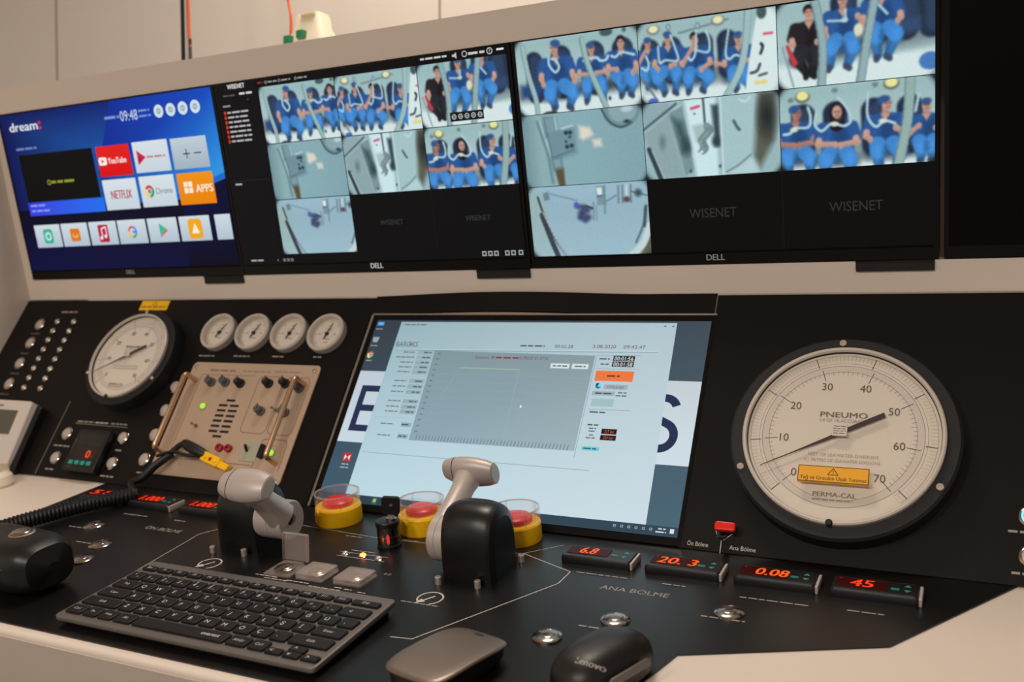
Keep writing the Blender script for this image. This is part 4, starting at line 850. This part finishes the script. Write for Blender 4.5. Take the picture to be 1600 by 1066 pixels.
for i in range(steps+1):
    d = acc[-1]*i/steps; k = max(0, min(len(core)-2, next((j for j in range(len(acc)-1) if acc[j+1] >= d), len(acc)-2)))
    p = core[k].lerp(core[k+1], (d-acc[k])/max(1e-6, acc[k+1]-acc[k])); tg = (core[min(k+2, len(core)-1)]-core[max(k-1, 0)]).normalized()
    s1 = tg.cross(Vector((0, 0, 1))).normalized(); s2 = s1.cross(tg); a = 2*PI*i/14
    hel.append(p+(s1*math.cos(a)+s2*math.sin(a))*9.4)
MB().tube(hel, 2.3, 6).build('coil', M_RUBBER, t)
lead = smooth([wp('D', -262, -56, 14), wp('P', -312, -2, 22), wp('P', -296, 10, 20), wp('P', -280, 32, 20), wp('P', -262, 56, 14)], 12)
MB().tube(lead, 5.4, 10, radf=lambda i: 5.0+1.6*min(1, i/30)).build('lead', M_RUBBER, t)
t = thing('plug_lead', 'thin black lead curving into the yellow plug', 'cable', Matrix())
MB().tube(smooth([wp('P', -282, 46, 24), wp('P', -255, 56, 22), wp('P', -225, 54, 18), wp('P', -204, 57, 14)], 8), 2.6, 8).build('sheath', M_RUBBER, t)

t = thing('hand_microphone', 'bulky black hand microphone with chrome round top button lying on the desk', 'microphone', frame('D', -174, -322, 0, math.radians(-3)))
mb = MB(); R = []
for i in range(25):                       # body lofted along x
    s_ = -1+2*i/24; x = 80*s_; e = (1-abs(s_)**5)**0.30 if abs(s_) < 1 else 0.0
    ry, rz = 42*max(e, .15), 33*max(e, .15)
    R.append([(x, ry*math.copysign(abs(math.cos(a))**.7, math.cos(a)), 33+rz*math.copysign(abs(math.sin(a))**.7, math.sin(a))) for a in [2*PI*k/32 for k in range(32)]])
mb.loft(R); mb.build('body', M_BLACK, t)
MB().lathe([(15, 58), (15, 65.5), (13.4, 66.5), (12.4, 66.5)], 32, 22, 4, caps=False).build('button_ring', M_BRUSH, t)
MB().lathe([(12, 59), (12, 67.5), (11, 68.5)], 28, 22, 4).dome(11, 68.5, 1.4, 24, 22, 4).build('button', M_STEEL, t)
MB().box(0, 46, -41, -39, 40, 41.4).build('seam_strip', M_GREY, t)
MB().lathe([(9, -96), (9, -80)], 18, 0, 28, ax='x').build('cable_boot', M_IVORY, t)

# ---------------------------------------------------------------- panel meters in the desk
def meter(x, digits, col, label, off=12, w=22):
    t = thing('panel_meter', label, 'panel meter', frame('D', x+39.5, -58.5, 0), 'panel meters with red digits')
    mb = MB(); R = []
    for z, ins in ((0, 0), (5.8, 0), (9.0, 1.6)): R.append([(a*(84-2*ins)/84, b*(33-2*ins)/33, z) for a, b in rrect(84, 33, 3, 3)])
    mb.loft(R); mb.build('case', M_BLACK, t)
    MB().rr(50, 21, 8.6, 9.5, 2, .2, -13, 2.5).build('display_window', M_DISP, t)
    P = Print(9.7); P.text(digits, -40+off, 2.5, 16, col, 'l', True, width=w, skew=.12); P.rect(-35, 9, -32.5, 10.6, (150, 26, 20)); P.build('digits', t, M_SEG)
    P = Print(9.2)
    P.poly([(27, 6), (34, 6), (30.5, 11)], (44, 150, 128)); P.poly([(27, -1), (34, -1), (30.5, -6)], (44, 150, 128)); P.rect(15, -3.5, 23, 1.5, (36, 120, 104)); P.line([(-38, -13.4), (38, -13.4)], .8, (96, 92, 88)); P.line([(-38, 14), (38, 14)], .5, (60, 58, 56)); P.build('key_print', t)
    MB().rr(3, 31, 0, 8.2, 1, .5, 43.2, -1).build('end_clip', M_SILVER, t)
RD, OR = (255, 60, 28), (255, 96, 30)
for x, d, c, l, o_, w in ((444.5, '6.8', OR, 'panel meter reading 6.8, next to the touch screen corner', 15, 20), (545, '20. 3', OR, 'panel meter reading 20.3, second counted from the touch screen', 8, 44), (644, '0.08', OR, 'panel meter reading 0.08, third counted from the touch screen', 17, 34), (742, '45', RD, 'panel meter reading 45, nearest the white right worktop', 15, 22)): meter(x, d, c, l, o_, w)
for x, l, d in ((-360, 'panel meter partly hidden behind the coiled cord', '51'), (-258, 'panel meter with red digits between the coiled cord and another meter', '1.000'), (-156, 'panel meter with red digits just left of the black lever housing', '1.000')): meter(x, d, RD, l, 6, 44 if len(d) > 3 else 30)

# ---------------------------------------------------------------- emergency stop buttons
def estop(x, v, label, up):
    t = thing('emergency_stop', label, 'emergency stop', frame('D', x, v, 0, math.radians((-8, 4, 0)[up])), 'three guarded emergency stops')
    b = MB().lathe([(31, 0), (31.6, 2), (31, 21), (29.5, 23), (20, 23)], 48).build('base', M_YEL, t)
    MB().lathe([(16, 22), (16, 22.6), (19.4, 23.4), (20.6, 25.2), (20.4, 28.6), (18, 30.6), (10, 31.4)], 40).dome(10, 31.4, .6, 40).build('mushroom_head', M_RED, t)
    g = MB().lathe([(30.6, 22), (30.6, 39.6), (30.2, 41), (28.6, 41), (28.2, 39.6), (28.2, 22)], 56, caps=False)
    for a in (.9, .9+PI/2, .9+PI, .9+3*PI/2):
        c, s = math.cos(a), math.sin(a); g.poly([(26*c-1.0*s, 26*s+1.0*c), (26*c+1.0*s, 26*s-1.0*c), (28.5*c+1.0*s, 28.5*s-1.0*c), (28.5*c-1.0*s, 28.5*s+1.0*c)], 23, 40.2)
    MB().lathe([(30.6, 39.4), (30.6, 41), (28.4, 41), (28.4, 39.4)], 56, caps=False).build('guard_rim', mat('guard rim plastic', (214, 206, 200), .15, trans=.4, alpha=.6), t)
    gd = g.build('clear_guard', M_CLEAR, t); gd['label'] = 'clear plastic guard ring'
    a = math.radians(-108)
    hb = MB(); hb.lathe([(5.2, 28.5), (5.2, 32.5), (3.6, 33.6)], 16, 0, 17, ax='x'); hb.tube([(31.6, 0, 17), (31.8, -3, 6)], 2.6, 8)
    o = hb.build('latch', M_YEL, t); o.matrix_basis = Matrix.Rotation(a, 4, 'Z')
    o = MB().lathe([(3.4, 33.4), (2.2, 34.4)], 14, 0, 17, ax='x').build('latch_eye', M_CLEAR, t); o.matrix_basis = Matrix.Rotation(a, 4, 'Z')
estop(97, -33, 'guarded yellow emergency stop with red head, next to the silver lever hub', 0)
estop(227.5, -29, 'guarded yellow emergency stop just behind the key switch', 1)
estop(361.5, -25, 'guarded yellow emergency stop half hidden by the tall black lever housing', 2)

# key switch
t = thing('key_switch', 'black and chrome key switch with key inserted, between the two levers', 'key switch', frame('D', 215, -89, 0))
MB().lathe([(15.6, 0), (15.6, 3), (14.6, 4)], 36).build('base_ring', M_BLACK, t)
MB().lathe([(14.4, 4), (14.4, 27)], 40).build('barrel', mat('dark chrome', (120, 110, 104), .2, metal=1), t)
MB().lathe([(15, 27), (15.4, 28), (15.4, 32), (14.4, 33.4), (7, 33.6)], 36).build('top_ring', M_BLACK, t)
MB().lathe([(14.5, 14.6), (14.5, 15.2)], 40, caps=False).build('groove', M_BRUSH, t)
o = MB().add([(-1.8, -14.6, 9), (0, -14.9, 6), (1.8, -14.6, 9), (1.8, -14.6, 17), (0, -14.9, 20.5), (-1.8, -14.6, 17)], [(0, 1, 2, 3, 4, 5)]).build('red_mark', mat('red marker', (226, 50, 54), .4, emit=.5), t)
o.matrix_basis = Matrix.Rotation(math.radians(30), 4, 'Z')
ky = MB(); ky.lathe([(6.5, 33), (6.5, 36), (5.5, 36.6)], 20); ky.box(-4.2, 4.2, -1.2, 1.2, 34, 43); kb = ky.build('key_blade', M_STEEL, t)
kh = MB(); R = []
for y in (-3, 3): R.append([(a-.6, y, 52.5+b) for a, b in rrect(23, 23, 4, 4)])
kh.loft([[(a*.94, b*1, (c-52.5)*.94+52.5) for a, b, c in R[0]]]+[[(a, -2.2, c) for a, b, c in R[0]], [(a, 2.2, c) for a, b, c in R[0]]]+[[(a*.94, b, (c-52.5)*.94+52.5) for a, b, c in R[1]]], True, False)
kh = kh.build('key_head', M_BLACK, t)
for o in (kb, kh): o.matrix_basis = Matrix.Translation((.0015, 0, 0)) @ Matrix.Rotation(math.radians(24), 4, 'Z') @ Matrix.Rotation(math.radians(6), 4, 'Y')
o = MB().lathe([(2, 3.05), (1.4, 3.3)], 12, 0, 0, ax='y').build('rivet', M_GREY, kh); o.matrix_basis = Matrix.Translation((0, -.0064, .054))

# status leds
for k, (x, v, l) in enumerate(((176.4, -129.5, 'clear status light nearest the left lever'), (202, -128.5, 'glowing orange status light between two clear ones'), (227, -131, 'clear status light under the key switch'))):
    t = thing('status_light', l, 'indicator lamp', frame('D', x, v, 0), 'row of three status lights')
    MB().lathe([(6, 0), (6, .8), (4.4, 1.5)], 24).build('bezel', M_STEEL, t); MB().dome(4, 1.4, 3, 20).build('lens', M_OLED if k == 1 else M_WLED, t)

# buttons under flip covers
for k, (x, v, l) in enumerate(((134, -192, 'square desk button with its clear flip cover standing open'), (181, -191, 'square desk button under closed clear cover, the middle one of three'), (234, -190, 'square desk button under closed clear cover, nearest the right lever'))):
    t = thing('covered_button', l, 'button', frame('D', x, v, 0), 'desk buttons with clear flip covers')
    MB().rr(39, 35, 0, 2.2, 3, .6).build('base_plate', M_FROST, t)
    MB().lathe([(12.5, 2.4), (12.5, 4), (11, 5), (9.6, 5), (9.6, 4)], 30, caps=False).build('collar', M_STEEL, t)
    MB().lathe([(9.4, 2), (9.4, 4.6), (8, 5.2)], 26).dome(8, 5.2, .8, 24).build('cap', M_STEEL, t)
    c = MB()
    c.rr(37, 34, 6.6, 8.2, 3, .6); c.box(-18.4, 18.4, -17, -15.8, 2.6, 7.2); c.box(-18.4, -17.2, -16, 16.5, 2.6, 7.2); c.box(17.2, 18.4, -16, 16.5, 2.6, 7.2)
    o = c.build('flip_cover', M_FROST, t); o['label'] = 'clear flip cover'
    if k == 0: o.matrix_basis = Matrix.Translation((0, .019, .003)) @ Matrix.Rotation(math.radians(-98), 4, 'X') @ Matrix.Translation((0, -.0176, -.0035))
    MB().lathe([(1.6, -14), (1.6, 14)], 10, 17.6, 3.2, ax='x').build('hinge', M_FROST, t)

# ---------------------------------------------------------------- the two levers
def lever(xc, vc, side, ang, ho, hm, hy, hz_, hr, AL, label):
    """side: +1 hub on the right of the housing, -1 on the left; ang = lever lean from the desk plane (deg)"""
    t = thing('throttle_lever', label, 'control lever', frame('D', xc, vc, 0), 'pair of control levers')
    mb = MB(); R = []
    W2, D2, H = 34, 37, 83; n = 21
    for i in range(n):                       # lofted across x with rounded flanks
        s_ = -1+2*i/(n-1); e = (1-abs(s_)**2.8)**(1/2.8) if abs(s_) < 1 else 0; ins = 15*(1-e); x = W2*s_
        prof = []
        d, h = D2-ins*.8, H-ins
        prof.append((x, -d, 0))
        for k in range(13):
            a = PI-PI*k/12; prof.append((x, d*math.copysign(abs(math.cos(a))**.78, math.cos(a)), h*.36+h*.64*abs(math.sin(a))**.85))
        prof.append((x, d, 0)); R.append(prof)
    mb.loft(R); mb.build('housing', mat('black moulded housing', (15, 14, 14), .36), t)
    hx0, hx1 = side*31, side*ho
    MB().lathe([(hr, hx0), (hr, (hx0+hx1)/2-side*.6), (hr-.8, (hx0+hx1)/2), (hr, (hx0+hx1)/2+side*.6), (hr, hx1-side*2), (hr-1.6, hx1), (7.5, hx1), (7, hx1-side*4), (2, hx1-side*5)], 48, hy, hz_, ax='x').build('hub', M_SILVER, t)
    MB().lathe([(6.6, hx1-side*4.2), (6.6, hx1-side*3.6)], 24, hy, hz_, ax='x').build('bore', M_MATTE, t)
    hc = side*hm; a = math.radians(ang); dv = Vector((0, math.cos(a), math.sin(a))); tn = Vector((0, -math.sin(a), math.cos(a))); ce = Vector((hc, hy, hz_)); kq = AL/102
    mb = MB(); R = []
    for q, wx, wt in ((10, 15.5, 21), (40, 14.5, 17), (60, 13.5, 15), (76, 14, 14.5), (88, 17, 16), (98, 20, 17)):
        R.append([tuple(ce+dv*q*kq+Vector((1, 0, 0))*(wx*math.cos(b))+tn*(wt*math.sin(b))) for b in [2*PI*k/24 for k in range(24)]])
    mb.loft(R); mb.build('arm', M_SILVER, t)
    mb = MB(); R = []; tc = ce+dv*AL
    for x, q in ((-34.5, .50), (-33.5, .66), (-25, .83), (-12, .96), (0, 1.0), (12, .97), (25, .86), (33.5, .70), (34.5, .58)):
        R.append([tuple(tc+Vector((x, 0, 0))+dv*(15*q*math.cos(b))+tn*(22*q*math.sin(b))) for b in [2*PI*k/28 for k in range(28)]])
    mb.loft(R); mb.build('grip', M_SILVER, t)
    R = [[tuple(tc+Vector((x, 0, 0))+dv*(13.9*math.cos(b))+tn*(20.3*math.sin(b))) for b in [2*PI*k/28 for k in range(28)]] for x in (-18.4, -17.6)]
    MB().loft(R, False).build('grip_seam', M_BLACK, t)
    for x, y in ((-28, -48), (20, -44), (36, 34)):
        MB().lathe([(3.8, 0), (3.8, 8), (3, 8.8), (1.7, 8.8), (1.6, 7)], 14, x, y).build('screw', M_SCREW, t)
    return t
lever(361, -121, -1, 33, 52, 47, -5, 36, 26.5, 98, 'silver T handle lever standing upright on a black housing, in front of touch screen')
lever(31, -126, 1, 133, 72, 62, -9, 39, 25, 89, 'silver T handle lever pulled forward on a black housing, next to the intercom')

# red toggle switch
t = thing('toggle_switch', 'red capped toggle switch under the big gauge', 'switch', frame('P', 609, 22, 0))
MB().lathe([(6, 0), (6, 3), (4.4, 4)], 20).build('bushing', M_BLACK, t)
MB().rr(24, 11, 14, 21, 3, 2, 6, 4).build('cap', M_RED, t); MB().tube([(0, 0, 3), (5, 3, 15)], 3, 12).build('stem', M_MATTE, t)

# ---------------------------------------------------------------- keyboard
KW, KD = 352, 142
kbm = frame('D', -24, -386, 5.6) @ Matrix.Rotation(math.radians(1.3), 4, 'X')
t = thing('keyboard', 'compact grey keyboard with black keys lying across the desk', 'keyboard', kbm)
MB().rr(KW, KD, 0, 6, 6, 1.4, KW/2, KD/2).build('deck', M_GREY, t)
MB().rr(KW-10, KD-8, -4.4, 0.2, 6, 1, KW/2, KD/2).build('underside', M_BLACK, t)
MB().rr(KW-14, 18, -10, 0.2, 5, 2, KW/2, KD-14).build('battery_bar', M_BLACK, t)
U = (KW-12)/14.6; rows = []
def row(spec, y, h): rows.append((spec, y, h))
row([('Esc', 1.0)]+[('F%d' % i, 1.0) for i in range(1, 13)]+[('Del', 1.6)], 121.5, 12)
row([(c, 1) for c in '"1234567890*-']+[('<', 1.6)], 101, 19)
row([('Tab', 1.6)]+[(c, 1) for c in 'QWERTYUIOPĞÜ,'], 80, 19)
row([('Caps', 1.9)]+[(c, 1) for c in 'ASDFGHJKLŞİ']+[('Enter', 1.7)], 59, 19)
row([('Shift', 2.4)]+[(c, 1) for c in 'ZXCVBNMÖÇ.']+[('Shift', 2.2)], 38, 19)
row([('Ctrl', 1.1), ('Fn', 1), ('Win', 1), ('Alt', 1.2), ('', 5.5), ('AltGr', 1.2), ('Ctrl', 1.0)], 17, 19)
keymesh = {}
def key(x, y, w, d, leg, small=False):
    ck = (round(w, 1), d)
    if ck not in keymesh:
        mb = MB(); mb.loft([[(a, b, 5.8) for a, b in rrect(w, d, 1.8, 2)], [(a, b, 8.2) for a, b in rrect(w, d, 1.8, 2)], [(a, b, 8.9) for a, b in rrect(w-1.6, d-1.6, 1.4, 2)]])
        o = mb.build('key', M_KEY, t); keymesh[ck] = o.data
    else:
        o = bpy.data.objects.new('key', keymesh[ck]); C.objects.link(o); o.parent = t
    o.location = (x/1000, y/1000, 0)
    if leg:
        P = Print(9.0)
        if len(leg) == 1:
            P.text(leg, -w*.14, -d*.02, 5.6, (206, 200, 194))
            if leg in '1234567890"*-': P.text('!\'^+%&/()=?_;'['"1234567890*-'.index(leg) % 13], -w*.14, d*.32, 3.4, (186, 180, 174)); P.greek(w*.12, -d*.2, 3, 2.4, (130, 126, 120))
        else: P.text(leg, 0, 0, 4.0, (196, 190, 184), 'c')
        P.build('key_legend', o)
for spec, y, h in rows:
    x = 6
    for leg, wu in spec:
        w = wu*U-3.2
        if not (h == 19 and wu == 5.5): key(x+wu*U/2, y, w, h-3, leg)
        else:
            key(x+wu*U/2, y, w, h-3, ''); P = Print(9.05); P.text('everest', w*.33, 0, 5.4, (196, 190, 182), 'c', True, width=24); P.build('key_legend', [c for c in t.children if c.name.startswith('key')][-1])
        x += wu*U
xa = x
for dx, yy, hh, lg in ((.45, 12.5, 9, '<'), (1.4, 22, 9, '^'), (1.4, 12, 9, 'v'), (2.35, 12.5, 9, '>')): key(xa+dx*U*.98, yy, U*.92-2, hh, lg)

# ---------------------------------------------------------------- mice
def bean(name, L, Wd, H, m, t, flat=1.0, sq=2.6, z0=2.5, top=None):
    """mouse shell: front at +y; superellipse plan, crowned back"""
    mb = MB(); R = []; N = 40; lv = [0, .25, .5, .7, .84, .93, .98, 1.0]
    for q in lv:
        sc = (1-(q**sq))**(1/sq) if q < 1 else 0.02
        ring = []
        for k in range(N):
            a = 2*PI*k/N; c, s = math.cos(a), math.sin(a); px = math.copysign(abs(c)**.72, c); py = math.copysign(abs(s)**.72, s)
            x, y = px*Wd/2*(.55+.45*sc if q < 1 else .56), py*L/2*(.55+.45*sc if q < 1 else .56)
            hh = H*(1-.22*flat*((py+.25)**2)); ring.append((x, y, z0+hh*q))
        R.append(ring)
    # closing crown
    for f_ in (.35, .12): R.append([(x*f_, y*f_, z0+H*(1.0+.03*(1-f_))*(1-.22*flat*((y*f_/(L/2)/.56+.25)**2))) for x, y, z in R[7]])
    mb.loft(R); return mb.build(name, m, t)
t = thing('flat_mouse', 'low flat grey computer mouse with metallic top in front of the keyboard', 'mouse', frame('D', 444, -338, 0, math.radians(-12)))
mb = MB(); N = 48
def se(w, l, p=.42): return [(w/2*math.copysign(abs(math.cos(2*PI*k/N))**p, math.cos(2*PI*k/N)), l/2*math.copysign(abs(math.sin(2*PI*k/N))**p, math.sin(2*PI*k/N))) for k in range(N)]
def hz(y, l): return 26-4.2*(y/(l/2))-3.2*(y/(l/2))**2
mb.loft([[(x*.9, y*.92, 2) for x, y in se(66, 104)], [(x, y, 8) for x, y in se(66, 104)], [(x, y, hz(y, 104)-4) for x, y in se(67, 103)]]); mb.build('base', M_BLACK, t)
mb = MB(); mb.loft([[(x*q, y*q, hz(y*q, 108)-(5-5*e) ) for x, y in se(72, 108)] for q, e in ((.98, .2), (1, .45), (1, .62), (.97, .86), (.9, .97), (.7, 1), (.4, 1.03), (.1, 1.04))]); sh = mb.build('shell', mat('warm grey metallic shell', (132, 118, 106), .38, metal=.7), t)
MB().lathe([(4, -5), (4, 5)], 18, 44, 17, ax='x').build('wheel', M_RUBBER, t)
t = thing('rounded_mouse', 'bulky rounded black computer mouse at the lower picture edge', 'mouse', frame('D', 579, -303, 0, math.radians(-22)))
mb = MB(); mb.loft([[(x*a, y*a+2, z) for x, y in se(61, 104, .72)] for a, z in ((.86, 1), (.97, 5), (1, 12), (.99, 19), (.94, 26), (.84, 32), (.68, 36.5), (.46, 39), (.2, 40), (.04, 40.2))]); mb.build('shell', mat('soft black plastic', (24, 20, 18), .42), t)
from mathutils.bvhtree import BVHTree
sh = [c for c in t.children if c.name.startswith('shell')][0]
bv = BVHTree.FromPolygons([v.co[:] for v in sh.data.vertices], [p.vertices[:] for p in sh.data.polygons])
P = Print(0.0, 0); P.text('Lenovo', 0, 0, 5.8, (164, 156, 150), 'c', True, width=25)
n = Vector((0.18, -.72, .69)).normalized(); xa_ = Vector((.96, .26, 0)).normalized(); ya_ = n.cross(xa_).normalized(); o_ = Vector((.015, -.028, .035))+n*.03
V = []
for x, y, z in P.v:
    h_ = bv.ray_cast(o_+xa_*(x/1000)+ya_*(y/1000), -n)[0]; q_ = (h_ if h_ is not None else o_)+n*.0003; V.append(tuple(q_*1000))
P.v = V; P.build('logo_print', t)
MB().lathe([(6, -3), (6, 3)], 20, 32, 31, ax='x').build('wheel', M_RUBBER, t)
o = MB().rr(7, 50, 0, 3, 3, 1).build('side_button', M_GREY, t); o.matrix_basis = Matrix.Translation((.0335, .0, .022)) @ Matrix.Rotation(math.radians(72), 4, 'Y')

# ---------------------------------------------------------------- cables and box on top of the housing
zt = Z0+.301+.385
def cable(name, label, pts, rad, m, end=None):
    t = thing(name, label, 'cable', Matrix()); MB().tube(smooth(pts, 10), rad, 10).build('sheath', m, t); return t
y_ = 290
cable('power_cable', 'black cable hanging down behind the overhead housing', [(-515, y_, 2690), (-512, y_, 1900), (-508, y_, 1640), (-506, y_, 1480)], 4.2, M_RUBBER)
cable('data_cable', 'pale grey cable hanging between the black and orange ones', [(-508, y_, 2690), (-504, y_, 1900), (-500, y_, 1640), (-498, y_, 1480)], 2.6, M_GREYC)
t = cable('fibre_cable', 'orange cable hanging beside the black cable', [(-500, y_, 2690), (-498, y_, 1900), (-492, y_, 1620), (-489, y_, 1585)], 2.8, M_ORANGE)
MB().tube([(-490, y_, 1600), (-488, y_, 1480)], 3.1, 8).build('boot', M_RUBBER, t)
t = cable('patch_cable', 'thin orange cable curving down to the ivory junction box', [(-330, 262, 2690), (-262, 268, 1800), (-243, 275, 1650), (-228, 268, 1600), (-224, 262, 1560)], 2.6, M_ORANGE)
t = thing('junction_box', 'ivory junction box with green terminals on top of the overhead housing', 'junction box', Matrix.Translation((-.192, .285, Z0+.71)))
mb = MB(); mb.loft([[(x*a, y*a, z) for x, y in rrect(86, 60, 14, 5)] for a, z in ((1, 0), (1, 32), (.93, 50), (.70, 66), (.62, 88), (.56, 92))]); mb.build('body', M_IVORY, t)
MB().rr(30, 8, 84, 90, 3, 1, 4, -18).build('cable_gland', mat('tan plastic', (196, 180, 140), .5), t)
for x, z in ((-30, 44), (-2, 50)): MB().rr(17, 12, z-6, z+8, 3, 2, x, -31).build('terminal_block', M_GREEN, t)
MB().lathe([(4, 60), (4, 66)], 14, 12, -16).build('screw', M_BRUSH, t)

# lettering helper object goes
bpy.data.objects.remove(_to)
